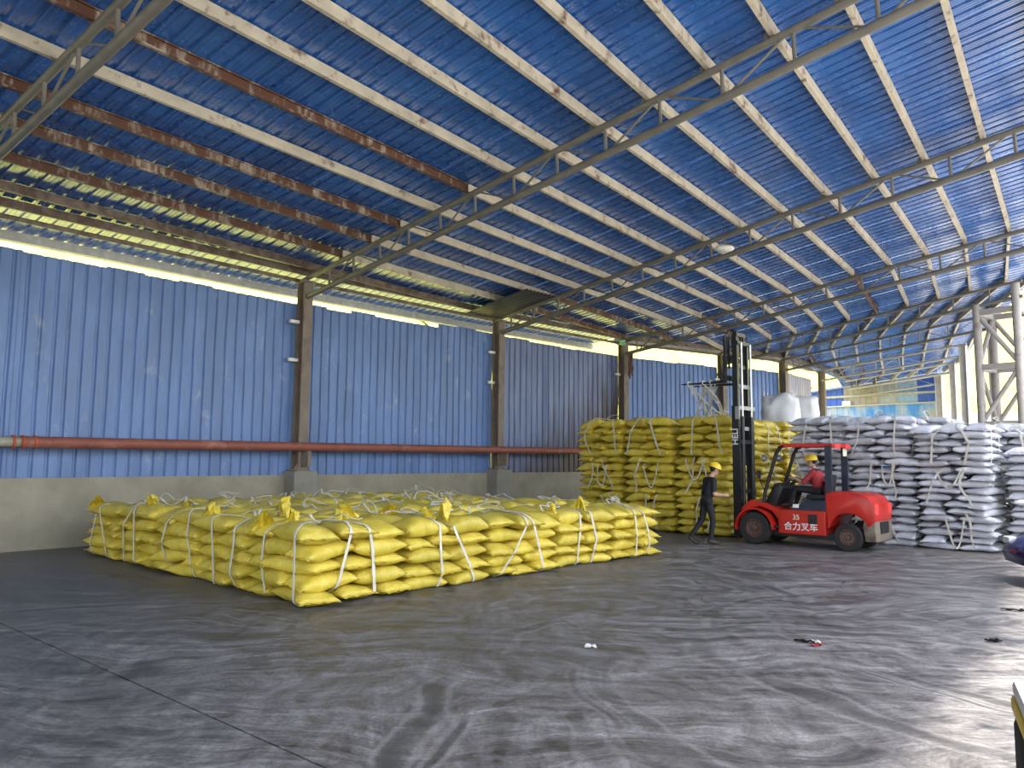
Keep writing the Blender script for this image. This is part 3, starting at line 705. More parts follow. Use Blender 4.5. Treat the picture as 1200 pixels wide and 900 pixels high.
def sling(root_lab, grp, c, ax, wb, db, z0, z1, faces, seed, recs, loops=2, over=True):
    rnd = random.Random(seed * 13 + 5); ax = V((*ax, 0)) if len(ax) == 2 else V(ax); dx = V((-ax.y, ax.x, 0)); c = V((c[0], c[1], 0)); tree = bvh_of(recs)
    root = empty('lifting_sling', (c.x, c.y, z1)); tag(root, root_lab, 'sling', grp)
    def W_(u, v, z): return c + ax * u + dx * v + V((0, 0, z))
    def out_at(base, nrm):
        h = tree.ray_cast(base + nrm * .6, -nrm, .95); return None if h[0] is None else .6 - h[3]
    def top_at(p):
        h = tree.ray_cast(V((p.x, p.y, z1 + .7)), V((0, 0, -1)), 1.0); return None if h[0] is None else h[0].z
    knot = W_(rnd.uniform(-.15, .15), rnd.uniform(-.15, .15), 0)
    for fc in faces:
        nrm = {'f': -dx, 'b': dx, 'l': -ax, 'r': ax}[fc]; half = db / 2 if fc in 'fb' else wb / 2; span = wb if fc in 'fb' else db
        for s_ in (-1, 1):
            a0 = s_ * span * rnd.uniform(.12, .40); a1 = a0 * rnd.uniform(.2, .9) + rnd.uniform(-.16, .16); sway = rnd.uniform(-.13, .13)
            if not over and rnd.random() < .3: continue
            def P(a, o, z): return W_(a, -half - o, z) if fc == 'f' else W_(a, half + o, z) if fc == 'b' else W_(-half - o, a, z) if fc == 'l' else W_(half + o, a, z)
            n1 = 20; ph = rnd.uniform(0, 6); az = []
            for q in range(n1):
                t = q / (n1 - 1); az.append((a0 + (a1 - a0) * t + sway * math.sin(t * 3.14) + .03 * math.sin(t * 7 + ph), z0 + .03 + (z1 - z0 - .05) * t))
            off = taut([out_at(P(a, 0, z), nrm) for a, z in az], .03)
            pts = [P(a, o + .012, z) for (a, z), o in zip(az, off)]; nr = [nrm] * n1
            if over:      # drawn tight from the foot of the face, over the edge, to the knot on top
                lat = ax if fc in 'fb' else dx; smp = []
                for q in range(30):
                    z = z0 + .03 + (z1 + .14 - z0) * q / 29; a = az[min(n1 - 1, int(q / 29 * n1 * 1.12))][0]; o = out_at(P(a, 0, z), nrm)
                    if o is not None and o > -.3: smp.append((o, z, a))
                e0 = P(a1, -.02, 0)
                for q in range(14):
                    p = e0.lerp(knot, q / 13); zt = top_at(p)
                    if zt is not None: smp.append(((p - c).dot(nrm) - half, zt, (p - c).dot(lat)))
                last = smp[-1]; smp = [m for m in smp if m[0] >= last[0] or m is last]; hull = []
                for m in smp[:1] + sorted(smp[1:-1], key=lambda m: math.atan2(m[1] - smp[0][1], m[0] - smp[0][0])) + [last]:
                    while len(hull) > 1 and (hull[-1][0] - hull[-2][0]) * (m[1] - hull[-2][1]) - (hull[-1][1] - hull[-2][1]) * (m[0] - hull[-2][0]) <= 0: hull.pop()
                    hull.append(m)
                pts, nr = [], []
                for m0, m1 in zip(hull, hull[1:]):
                    e = V((m1[0] - m0[0], m1[1] - m0[1])); ln = max(e.length, 1e-4); no = V((e.y, -e.x)) / ln; k_ = max(1, int(ln / .06))
                    for w_ in range(k_ + (m1 is hull[-1])):
                        t = w_ / k_; pts.append(P(m0[2] + (m1[2] - m0[2]) * t, m0[0] + e.x * t + no.x * .014, m0[1] + e.y * t + no.y * .014)); nr.append(nrm * no.x + V((0, 0, no.y)))
            MB().ribbon(pts, nr, rnd.uniform(.032, .046)).build('strap', 'strap_white', root, True)
    if 'f' in faces and not over and rnd.random() < .75:      # slack loop hanging on the face
        u0 = rnd.uniform(-.42, .05); u1 = u0 + rnd.uniform(.22, .42); zt = z1 - rnd.uniform(.0, .25); sag = rnd.uniform(.25, .6); n1 = 21
        uz = [((u0 + (u1 - u0) * t) * wb, max(z0 + .03, zt - sag * math.sin(3.14 * t) * (1 + .2 * t))) for t in [w_ / (n1 - 1) for w_ in range(n1)]]
        off = taut([out_at(W_(u, -db / 2, z), -dx) for u, z in uz], .03)
        MB().ribbon([W_(u, -db / 2 - o - .022, z) for (u, z), o in zip(uz, off)], [-dx] * n1, .034).build('strap', 'strap_white', root, True)
    for q in range(loops):
        a = rnd.uniform(0, 6.28); r = rnd.uniform(.12, .28); hgt = rnd.uniform(.04, .18); d_ = V((math.cos(a), math.sin(a), 0)); s2 = V((-d_.y, d_.x, 0)) * rnd.uniform(.04, .18)
        base = [knot + d_ * (r * 2.0 * t) + s2 * math.sin(math.pi * 2 * t) for t in [w_ / 12 for w_ in range(13)]]; tz = taut([top_at(p) for p in base], z1, .01)
        pts = [V((p.x, p.y, z_ + .018 + hgt * math.sin(math.pi * w_ / 12))) for w_, (p, z_) in enumerate(zip(base, tz))]
        MB().ribbon(pts, [s2 + V((0, 0, .5))] * 13, .035, .008).build('loop', 'strap_white', root, True)
    return root
for i in range(5):
    for j in range(5):
        c = NB0 + BA * (PF * (i + .5)) + BN * (PB * (j + .5)); fcs = set()
        if j == 0: fcs.add('f')
        if i == 0: fcs.add('l')
        if i == 4: fcs.add('r')
        if j == 4: fcs.add('b')
        where = '%s bundle along lit face, %s row' % (ORD[i], ORD[j])
        def labf(k, nl, w=where): return 'yellow sack, low block, %s, %s' % (w, 'top layer' if k == nl - 1 else ['bottom layer', 'second layer', 'third layer', 'fourth layer'][k])
        vis = fcs & {'f', 'l'}
        rnd = random.Random(i * 7 + j); c = c + V((rnd.gauss(0, .02), rnd.gauss(0, .02), 0)); aa = math.atan2(BA.y, BA.x) + rnd.gauss(0, .018)
        axx = (math.cos(aa), math.sin(aa))
        n0 = len(YSACKS); bundle(c.x, c.y, .0, axx, 1.54, 1.44, 5, LHY + rnd.uniform(-.006, .006), vis, YSACKS, YM, labf, 'sacks of the low yellow block', i * 5 + j + 1, sides=('shaded-side', 'forklift-side'))
        sling('white webbing sling on low yellow block, ' + where, 'slings of the low yellow block', c, axx, 1.5, 1.4, .0, LHY * 5, sorted(vis) if vis else ['f', 'l'][:1], i * 5 + j + 1, YSACKS[n0:], loops=3)
# --- tall yellow stacks: three in front, two deep along the lit side
TA = V((-.707, .707, 0)); TB = V((.707, .707, 0)); TC = V((5.30, 18.45, 0))
names = ['beside the forklift mast', 'in the middle', 'against the sooty wall']
def tall(cx, cy, nt, lh, fcs, nm, seed, store, meshes, col, wb, db, ax, grp, z0=0.):
    for t in range(nt[0]):
        nl = nt[1]; rnd = random.Random(seed * 3 + t)
        x, y = cx + rnd.gauss(0, .035), cy + rnd.gauss(0, .035)
        def labf(k, n_, t=t): return '%s sack, %s layer, %s tier, %s' % (col, ORD[k], ['bottom', 'middle', 'upper', 'topmost'][t] if nt[0] > 2 else ['lower', 'upper'][t], nm)
        n0 = len(store); bundle(x, y, z0 + t * nl * lh, ax, wb, db, nl, lh, fcs, store, meshes, labf, grp, seed + t, top=(t == nt[0] - 1), ground=(t == 0))
        sling('white webbing sling, %s tier, %s' % (['bottom', 'middle', 'top'][t] if nt[0] > 2 else ['lower', 'upper'][t], nm), grp.replace('sacks', 'slings'), (x, y), ax, wb, db, z0 + t * nl * lh + .02, z0 + (t + 1) * nl * lh, sorted(fcs & {'f', 'r'}), seed + t, store[n0:], loops=1 if t == nt[0] - 1 else 0, over=(t == nt[0] - 1))
FAX = (.707, -.707)            # width axis, depth runs along TB
for s_ in range(3):
    c = TC + TA * (1.63 * s_ + .78) + TB * .75
    tall(c.x, c.y, (3, 5), .196, {'f', 'r'} if s_ == 0 else {'f'} if s_ < 2 else {'f', 'l'}, ['tall yellow stack beside the forklift mast', 'middle tall yellow stack', 'tall yellow stack by the sooty wall'][s_], 100 + s_ * 10, YSACKS, YM, 'yellow', 1.45, 1.42, FAX, 'sacks of the tall yellow stacks')
for s_ in range(2):
    c = TC + TA * .78 + TB * (.75 + 1.56 * (s_ + 1))
    tall(c.x, c.y, (3, 5), .194, {'r'}, ['yellow stack behind the mast', 'rearmost yellow stack behind the driver cab'][s_], 140 + s_ * 10, YSACKS, YM, 'yellow', 1.45, 1.42, FAX, 'sacks of the tall yellow stacks')
# --- white stacks
WC = V((9.92, 15.75, 0))
wl = [('white stack by the tower side', 0., 0., (3, 6), .148, {'f', 'r'}, 0.), ('white stack behind the truck counterweight', 1.48, .05, (3, 6), .161, {'f', 'r'}, 0.), ('white stack behind the driver', 2.96, .15, (3, 6), .162, {'f', 'r'}, 0.), ('white stack behind the mast', 5.50, 3.55, (3, 6), .160, {'f', 'r'}, 0.),
      ('low white stack on a pallet', -1.62, .42, (2, 7), .143, {'f'}, .15)]
for n_, (nm, s_, bk, nt_, lh, fcs, z0) in enumerate(wl):
    c = WC + TA * (s_ + .72) + TB * (.72 + bk)
    tall(c.x, c.y, nt_, lh, fcs, nm, 200 + n_ * 10, WSACKS, WM, 'white', 1.40, 1.36, FAX, 'sacks of the white stacks', z0)
for n_, (nm, s_, bk, nt_, lh) in enumerate([('second row white stack behind the tower-side stack', -.35, 2.0, (3, 6), .152), ('second row white stack behind the counterweight stack', 1.35, 2.2, (3, 6), .164)]):
    c = WC + TA * (s_ + .72) + TB * (.72 + bk)
    tall(c.x, c.y, nt_, lh, {'r', 'f'} if n_ == 0 else {'r'}, nm, 300 + n_ * 10, WSACKS, WM, 'white', 1.40, 1.36, FAX, 'sacks of the white stacks')
# pallet under the low white stack
c = WC + TA * (-1.62 + .72) + TB * (.72 + .42); pal = empty('pallet', c); tag(pal, 'wooden pallet under the low white stack', 'pallet'); R = Matrix.Rotation(math.atan2(FAX[1], FAX[0]), 3, 'Z')
for q in range(5): MB().box(c + R @ V((0, -.55 + q * .275, .132)), (1.3, .16, .022), R).build('deck_board', 'pallet_wood', pal)
for u in (-.58, 0, .58):
    for v in (-.55, 0, .55): MB().box(c + R @ V((u, v, .071)), (.14, .12, .10), R).build('block', 'pallet_wood', pal)
    MB().box(c + R @ V((u, 0, .011)), (.14, 1.22, .022), R).build('bottom_board', 'pallet_wood', pal)
# write the sacks out: the 300 yellow ones that show largest are things, the others one object
YSACKS.sort(key=lambda r: -r[4])
def place(rec, name):
    M, me, lab, grp, wt, last = rec
    o = bpy.data.objects.new(name, me); COL.objects.link(o); o.matrix_world = M; tag(o, lab, 'sack', grp); return o
rnd = random.Random(3)
for r_, rec in enumerate(YSACKS[:300]):
    o = place(rec, 'yellow_sack')
    if rec[5] and rec[3].startswith('sacks of the low') and rnd.random() < .55:
        f = bpy.data.objects.new('mouth_flap', FM[rnd.randrange(5)]); COL.objects.link(f); f.parent = o
        f.location = (rnd.choice((-1, 1)) * .33, rnd.uniform(-.08, .08), .055); f.rotation_euler = (rnd.uniform(-.5, .7), rnd.uniform(-.2, .2), rnd.uniform(0, 6.28)); s_ = rnd.uniform(.8, 1.35); f.scale = (s_, s_, s_)
def joined(recs, name, matn, label, cat):
    av, af, n0 = [], [], 0; cache = {}
    for rec in recs:
        M, me = rec[0], rec[1]
        if me not in cache:
            co = np.empty(len(me.vertices) * 3); me.vertices.foreach_get('co', co); cache[me] = (co.reshape(-1, 3), [tuple(p.vertices) for p in me.polygons])
        co, fs = cache[me]; Mn = np.array(M); w_ = co @ Mn[:3, :3].T + Mn[:3, 3]
        av.append(w_); af += [tuple(i + n0 for i in f) for f in fs]; n0 += len(co)
    m2 = bpy.data.meshes.new(name); m2.from_pydata(np.vstack(av).tolist(), [], af); m2.materials.append(MATS[matn]); m2.polygons.foreach_set('use_smooth', [True] * len(m2.polygons))
    o = bpy.data.objects.new(name, m2); COL.objects.link(o); tag(o, label, cat, kind='stuff'); return o
if len(YSACKS) > 300: joined(YSACKS[300:], 'yellow_sacks', 'sack_yellow', 'remaining yellow sacks deep in the tall stacks and the low block', 'sacks')
WSACKS.sort(key=lambda r: -r[4])
for rec in WSACKS[:300]: place(rec, 'white_sack')
if len(WSACKS) > 300: joined(WSACKS[300:], 'white_sacks', 'sack_white', 'remaining white sacks in the rear white stacks', 'sacks')
print('SACKS', len(YSACKS), len(WSACKS))

# jumbo bags behind the white stacks, near the wall
def jumbo(p, ang, z, lab, seed, s=1., loaded=False):
    root = empty('jumbo_bag', (p[0], p[1], z), ang); tag(root, lab, 'bag', 'white jumbo bags by the wall'); bm = bmesh.new(); bmesh.ops.create_cube(bm, size=1)
    bmesh.ops.subdivide_edges(bm, edges=bm.edges[:], cuts=9, use_grid_fill=True)
    for v in bm.verts:
        q = v.co * 2; r = max(abs(q.x), abs(q.y)); k_ = (abs(q.x) ** 4 + abs(q.y) ** 4) ** .25 or 1
        bul = 1 + .10 * (1 - q.z ** 2); zz = q.z
        co = V((q.x / k_ * r * bul * .62, q.y / k_ * r * bul * .62, .75 + zz * .72)) + V((1, 1, .6)) * 0
        co += V((noise.noise(q * 1.7 + V((seed, 0, 0))), noise.noise(q * 1.7 + V((0, seed, 4))), noise.noise(q * 1.4 + V((2, 0, seed))) * (2.6 if zz > 0 and not loaded else .05))) * .10
        if abs(q.z - 1) < .01 and not loaded: co.z += .12 * (1 - r)
        v.co = co * s
    me = bpy.data.meshes.new('body'); bm.to_mesh(me); bm.free(); me.materials.append(MATS['jumbo_white']); me.polygons.foreach_set('use_smooth', [True] * len(me.polygons))
    o = bpy.data.objects.new('body', me); COL.objects.link(o); o.parent = root
    for sx in (-1, 1):
        for sy in (-1, 1):
            b = V((sx * .5, sy * .5, 1.40)) * s
            pts = [b + V((-sx * .18 * t, 0, .22 * math.sin(math.pi * t))) for t in [i / 8 for i in range(9)]]
            if loaded: pts = [V((sx * (.66 + .05 * math.sin(math.pi * t)), sy * (.25 + .2 * t), 1.30 - .3 * math.sin(math.pi * t))) * s for t in [i / 8 for i in range(9)]]
            MB().ribbon(pts, [V((sx, 0, 0)) if loaded else V((0, sy, 0))] * 9, .07, .01).build('lifting_loop', 'strap_white', root, True, local=True)
for (pxx, dd, tiers) in ((916, 26.3, 3), (940, 28.3, 3)):
    d_ = ray(pxx, 545); P = V((d_.x, d_.y, 0)) * (dd / d_.y)
    for t in range(tiers): jumbo((P.x, P.y), .7 + .2 * t, 1.372 * t, ['white jumbo bag at the bottom of a pile, ', 'white jumbo bag in the middle of a pile, ', 'white jumbo bag on top of a pile, '][t] + ('nearer the mast' if pxx < 930 else 'nearer the end wall'), pxx + t, .93, t < tiers - 1)

# ------------------------------------------------------------------ forklift (x forward, y left, z up)
HD = math.atan2(.67, -.742)
FK = empty('forklift', (6.66, 17.03, 0), HD); tag(FK, 'red forklift truck with raised black mast and overhead guard', 'forklift')
def P_(mb, name, mat, parent=FK, smooth=False): return mb.build(name, mat, parent, smooth, local=True)
# chassis and bodywork
P_(MB().prism([(1.36, .52), (1.36, .78), (1.12, .98), (.78, .92), (.5, .80), (-.3, .80), (-.3, .32), (.42, .30), (.46, .52), (.62, .74), (.9, .84), (1.16, .78), (1.32, .56)], -.56, .56, .025), 'front_body', 'truck_red')
P_(MB().prism([(.48, .28), (.48, .62), (.40, .80), (-.55, .80), (-.55, .28)], -.58, .58, .02), 'side_panel', 'truck_red')
P_(MB().prism([(.30, .80), (.05, .88), (-.1, 1.00), (-.62, 1.04), (-.62, .78), (.30, .78)], -.57, .57, .02), 'seat_deck', 'truck_navy')
cw = [(-.55, .78), (-.55, 1.19), (-.7, 1.22), (-1.25, 1.20), (-1.42, 1.14), (-1.52, .98), (-1.55, .66), (-1.50, .56), (-1.38, .48), (-1.34, .62), (-1.18, .75), (-.98, .78), (-.80, .73), (-.68, .60), (-.62, .45), (-.55, .42)]
P_(MB().prism(cw, -.58, .58, .05), 'engine_cover', 'truck_red', smooth=True)
P_(MB().prism([(-1.33, .22), (-1.29, .52), (-1.33, .74), (-1.53, .70), (-1.55, .22)], -.57, .57, .04), 'counterweight', 'truck_grey', smooth=True)
P_(MB().cbox((-1.545, 0, .50), (.05, .5, .24), .015), 'tow_recess', 'truck_black')
for s_ in (-1, 1):
    lt = P_(MB().cbox((-1.49, s_ * .45, .88), (.13, .22, .24), .03), 'tail_light', 'lamp_red')
    P_(MB().cbox((-.28, s_ * .583, .62), (.20, .02, .20), .008), 'vent', 'truck_black')
    P_(MB().cbox((.62, s_ * .58, .42), (.34, .14, .06), .015), 'step', 'truck_black')
P_(MB().box((0, 0, .27), (1.6, .9, .12)), 'underframe', 'truck_black')
# fenders over the drive wheels
for s_ in (-1, 1):
    mb = MB(); n = 12; vs = []
    for q in range(n + 1):
        a = rad(-8 + 190 * q / n)
        for y in (.42, .70):
            for r in (.415, .45): vs.append((1.0 + math.cos(a) * r, s_ * y, .36 + math.sin(a) * r))
    for q in range(n):
        b = q * 4; mb.f += [(b + i0, b + i1, b + 4 + i1, b + 4 + i0) for i0, i1 in ((0, 1), (1, 3), (3, 2), (2, 0))]
    mb.f += [(0, 1, 3, 2), (4 * n, 4 * n + 2, 4 * n + 3, 4 * n + 1)]; mb.v = vs; mb.mi = [0] * len(mb.f)
    P_(mb, 'fender', 'truck_red', smooth=True)
def wheel(x, y, r, w, name):
    s_ = 1 if y > 0 else -1
    wh = P_(MB().lathe([(r * .58, -w / 2), (r * .93, -w / 2), (r, -w * .34), (r, w * .34), (r * .93, w / 2), (r * .58, w / 2)], (x, y, r), (0, 1, 0), 28, ring=True), name, 'tyre_rubber', smooth=True)
    P_(MB().lathe([(r * .60, -w * .36), (r * .60, w * .40), (r * .50, w * .42), (r * .44, w * .22), (r * .20, w * .20), (r * .17, w * .44), (.01, w * .46)] if s_ > 0 else [(.01, -w * .46), (r * .17, -w * .44), (r * .20, -w * .20), (r * .44, -w * .22), (r * .50, -w * .42), (r * .60, -w * .40), (r * .60, w * .36)], (x, y, r), (0, 1, 0), 24), 'rim', 'rim_dark', wh, True)
    mb = MB()
    for q in range(8):
        a = q * math.pi / 4; mb.tube((x + math.cos(a) * r * .34, y + s_ * w * .2, r + math.sin(a) * r * .34), (x + math.cos(a) * r * .34, y + s_ * w * .27, r + math.sin(a) * r * .34), .014, n=6)
    P_(mb, 'wheel_nuts', 'truck_grey', wh)
for s_ in (-1, 1): wheel(1.0, s_ * .56, .36, .25, 'drive_wheel'); wheel(-1.0, s_ * .52, .29, .19, 'steer_wheel')
P_(MB().tube((1.0, -.5, .36), (1.0, .5, .36), .09, n=10), 'front_axle', 'truck_black'); P_(MB().tube((-1.0, -.45, .29), (-1.0, .45, .29), .07, n=10), 'rear_axle', 'truck_black')
# overhead guard
for s_ in (-1, 1):
    P_(MB().path([(.84, s_ * .50, .90), (.80, s_ * .50, 1.15), (.52, s_ * .50, 2.02), (.44, s_ * .50, 2.16), (.34, s_ * .50, 2.20)], .042, 8), 'guard_front_post', 'truck_black', smooth=True)
    P_(MB().box((-.62, s_ * .50, 1.60), (.13, .07, 1.2)), 'guard_rear_post', 'truck_navy')
    P_(MB().cbox((-.15, s_ * .50, 2.205), (1.14, .07, .075), .015), 'guard_side_rail', 'truck_red')
for q in range(8): P_(MB().box((.34 - q * .14, 0, 2.225), (.035, .96, .03)), 'guard_roof_bar', 'truck_red')
P_(MB().cbox((-.70, 0, 2.205), (.07, 1.07, .075), .015), 'guard_rear_rail', 'truck_red'); P_(MB().cbox((.40, 0, 2.205), (.07, 1.0, .06), .015), 'guard_front_rail', 'truck_red')
for s_ in (-1, 1): P_(MB().cbox((-.74, s_ * .33, 2.19), (.06, .30, .09), .012), 'brake_light', 'lamp_red')
P_(MB().box((-.70, -.30, 2.06), (.01, .24, .17)), 'number_plate', 'sign_cream')
P_(MB().box((-.64, .545, .92), (.16, .012, .11)), 'maker_badge', 'steel_bright')
P_(MB().box((.08, .578, .885), (.13, .008, .075)), 'white_sticker', 'paint_white')
# cab
P_(MB().prism([(.72, .84), (.86, .90), (.62, 1.36), (.50, 1.38), (.42, 1.25), (.60, .84)], -.42, .42, .03), 'dashboard', 'truck_black', smooth=True)
P_(MB().tube((.56, .05, 1.22), (.38, .05, 1.47), .026, n=8), 'steering_column', 'truck_black')
axs = V((-.18, 0, .25)).normalized(); sx_, sy_ = MB().frame(axs); cen = V((.38, .05, 1.48))
P_(MB().path([cen + (sx_ * math.cos(a) + sy_ * math.sin(a)) * .165 for a in [2 * math.pi * i / 20 for i in range(20)]], .015, 6, closed=True), 'steering_wheel', 'truck_black', smooth=True)
for y in (-.18, -.26, -.34): P_(MB().path([(.50, y, 1.28), (.40, y, 1.45), (.39, y, 1.50)], [.011, .011, .02], 6), 'control_lever', 'truck_black', smooth=True)
seat = P_(MB().cbox((-.25, 0, 1.075), (.46, .48, .11), .035), 'seat', 'seat_black', smooth=True)
P_(MB().cbox((-.47, 0, 1.34), (.10, .46, .46), .035, Matrix.Rotation(-.14, 3, 'Y')), 'seat_back', 'seat_black', smooth=True)
P_(MB().path([(.80, .50, 1.18), (.86, .60, 1.40), (.86, .64, 1.48)], .012, 6), 'mirror_stalk', 'truck_black', smooth=True); P_(MB().cbox((.87, .65, 1.56), (.035, .16, .18), .012), 'mirror', 'truck_black')
for s_ in (-1, 1): P_(MB().lathe([(.075, 0), (.085, .03), (.08, .07), (.03, .09)], (.80, s_ * .42, 1.92), (1, 0, 0), 14), 'work_light', 'steel_bright', smooth=True)
# mast
def rail(x, y, z0, z1, w, dp, name, mat='truck_black'):
    P_(MB().box((x, y, (z0 + z1) / 2), (dp, w, z1 - z0)), name, mat)
for s_ in (-1, 1):
    rail(1.52, s_ * .37, .08, 3.15, .10, .17, 'outer_mast_rail'); rail(1.56, s_ * .275, 1.75, 4.72, .08, .13, 'middle_mast_rail'); rail(1.60, s_ * .20, 2.9, 4.92, .065, .11, 'inner_mast_rail')
    P_(MB().tube((1.42, s_ * .24, .3), (1.42, s_ * .24, 2.9), .045, n=10), 'lift_cylinder', 'truck_black', smooth=True)
    P_(MB().tube((1.42, s_ * .24, 2.9), (1.42, s_ * .24, 4.66), .028, n=10), 'cylinder_rod', 'steel_bright', smooth=True)
    P_(MB().path([(1.58, s_ * .10, 4.85), (1.60, s_ * .10, 3.2), (1.62, s_ * .10, 2.2), (1.55, s_ * .10, 1.9)], .018, 6), 'hose', 'truck_black', smooth=True)
    P_(MB().tube((1.45, s_ * .34, .75), (.95, s_ * .34, .70), .05, n=10), 'tilt_cylinder', 'truck_black', smooth=True)
for x, z, w, mt_ in ((1.43, 3.10, .84, 'mast_grey'), (1.43, 2.30, .84, 'truck_black'), (1.43, 1.15, .84, 'truck_black'), (1.43, .35, .84, 'truck_black'), (1.49, 4.66, .64, 'truck_black'), (1.49, 3.62, .60, 'mast_grey'), (1.49, 2.62, .62, 'mast_grey'), (1.55, 4.88, .48, 'truck_black'), (1.55, 4.1, .46, 'truck_black')):
    P_(MB().box((x, 0, z), (.05, w, .09)), 'mast_crossbar', mt_)
P_(MB().box((1.46, .43, 2.98), (.10, .02, .30)), 'mast_bracket', 'steel_bright')
# carriage with forks, hoses looped at its head
for z in (3.82, 4.28): P_(MB().box((1.72, 0, z), (.07, 1.06, .12)), 'carriage_bar', 'truck_black')
for y in (-.47, -.24, 0, .24, .47): P_(MB().box((1.73, y, 4.42), (.04, .045, .72)), 'backrest_bar', 'truck_black')
P_(MB().box((1.73, 0, 4.79), (.045, 1.0, .06)), 'backrest_top', 'truck_black')
for y in (-.30, .34):
    P_(MB().prism([(1.76, 4.36), (1.81, 4.36), (1.82, 3.76), (2.90, 3.745), (2.95, 3.725), (2.90, 3.72), (1.76, 3.70)], y - .065, y + .065, .008), 'fork', 'truck_black')
for s_ in (-.06, .06, .14):
    P_(MB().path([V((1.62, s_, 4.86)), V((1.68, s_, 5.00)), V((1.80, s_, 5.02)), V((1.88, s_, 4.9)), V((1.86, s_, 4.5)), V((1.76, s_, 4.2))], .014, 6), 'hose', 'truck_black', smooth=True)
# lettering
def text(s, size, mat, name, parent, M, ext=.004):
    cu = bpy.data.curves.new(name, 'FONT'); cu.body = s; cu.size = size; cu.extrude = ext; cu.align_x = 'CENTER'; cu.align_y = 'CENTER'; cu.offset = size * .012
    to = bpy.data.objects.new(name, cu); COL.objects.link(to); dg = bpy.context.evaluated_depsgraph_get()
    me = bpy.data.meshes.new_from_object(to.evaluated_get(dg)); bpy.data.objects.remove(to); me.materials.clear(); me.materials.append(MATS[mat])
    o = bpy.data.objects.new(name, me); COL.objects.link(o); o.parent = parent; o.matrix_local = M; return o
# left side of the truck: text reads with its x axis pointing backwards
def side(x, y, z, rot=0.): return Matrix.Translation((x, y, z)) @ Matrix(((-1, 0, 0, 0), (0, 0, 1, 0), (0, 1, 0, 0), (0, 0, 0, 1))) @ Matrix.Rotation(rot, 4, 'Z')
text('35', .155, 'sign_cream', 'lettering', FK, side(.08, .586, .64)); text('合力叉车', .185, 'paint_white', 'lettering', FK, side(-.02, .586, .435))
text('HELI', .20, 'paint_white', 'lettering', FK, side(1.52, .425, 2.42, math.pi / 2))

# ------------------------------------------------------------------ people: one continuous body each
def person_mesh(name, segs, blobs, mats, vox=.010, smooth_it=6):
    mb = MB()
    for (a, b, r0, r1, m) in segs:
        a, b = V(a), V(b); d = (b - a); L_ = d.length; d = d / L_; n = 12
        x, y = mb.frame(d); rows = []
        for q in range(7):      # rounded start
            t = -math.pi / 2 + math.pi / 2 * q / 6; rows.append((a + d * math.sin(t) * r0, max(.0015, math.cos(t) * r0)))
        for q in range(7):
            t = math.pi / 2 * q / 6; rows.append((b + d * math.sin(t) * r1, max(.0015, math.cos(t) * r1)))
        vs = [c + (x * math.cos(2 * math.pi * j / n) + y * math.sin(2 * math.pi * j / n)) * r for c, r in rows for j in range(n)]; k = len(rows)
        mb.add(vs, [(i * n + j, i * n + (j + 1) % n, i * n + n + (j + 1) % n, i * n + n + j) for i in range(k - 1) for j in range(n)] + [tuple(reversed(range(n))), tuple(range((k - 1) * n, k * n))])
    for (c, r, sc_, m) in blobs: mb.sphere(c, r, 16, 0, sc_)
    me = bpy.data.meshes.new('tmp'); me.from_pydata(mb.v, [], mb.f); o = bpy.data.objects.new('tmp', me); COL.objects.link(o)
    rm = o.modifiers.new('r', 'REMESH'); rm.mode = 'VOXEL'; rm.voxel_size = vox; sm = o.modifiers.new('s', 'SMOOTH'); sm.iterations = smooth_it; sm.factor = .5
    dg = bpy.context.evaluated_depsgraph_get(); m2 = bpy.data.meshes.new_from_object(o.evaluated_get(dg)); bpy.data.objects.remove(o)
    nv = len(m2.polygons); cen = np.empty(nv * 3); m2.polygons.foreach_get('center', cen); cen = cen.reshape(-1, 3); bd = np.full(nv, 1e9); bi = np.zeros(nv, int)
    for (a, b, r0, r1, m) in segs:
        a, b = np.array(a), np.array(b); d = b - a; t = np.clip(((cen - a) @ d) / (d @ d), 0, 1); ds = np.linalg.norm(cen - a - t[:, None] * d, axis=1) - (r0 + (r1 - r0) * t)
        w_ = ds < bd; bd[w_] = ds[w_]; bi[w_] = m
    for (c, r, sc_, m) in blobs:
        ds = (np.linalg.norm((cen - np.array(c)) / np.array(sc_), axis=1) - r) * min(sc_); w_ = ds < bd; bd[w_] = ds[w_]; bi[w_] = m
    m2.materials.clear()
    for x in mats: m2.materials.append(MATS[x])
    m2.polygons.foreach_set('material_index', bi.tolist()); m2.polygons.foreach_set('use_smooth', [True] * nv); m2.name = name; return m2
def hand(wrist, fwd, side_, m, curl=.5, thumb=1):
    """palm and five fingers"""
    w_ = V(wrist); f = V(fwd).normalized(); s_ = (V(side_) - f * V(side_).dot(f)).normalized(); dn = f.cross(s_).normalized(); 
    if dn.z > 0: dn = -dn
    out = [(w_, w_ + f * .075, .026, .034, m)]
    for k, ln in enumerate((.068, .078, .072, .056)):
        b = w_ + f * .095 + s_ * (.033 - .022 * k); c = b + f * ln * .5 + dn * ln * .15 * curl * 2; e = c + f * ln * .4 + dn * ln * .45 * curl * 2; out += [(b - f * .03, c, .0105, .0095, m), (c, e, .0095, .008, m)]
    b = w_ + f * .035 + s_ * .03 * thumb; c = b + f * .035 + s_ * .03 * thumb + dn * .012; e = c + f * .034 + s_ * .004 * thumb + dn * .012; out += [(b, c, .013, .011, m), (c, e, .011, .009, m)]
    return [(tuple(a), tuple(b_), r0, r1, mm) for a, b_, r0, r1, mm in out]
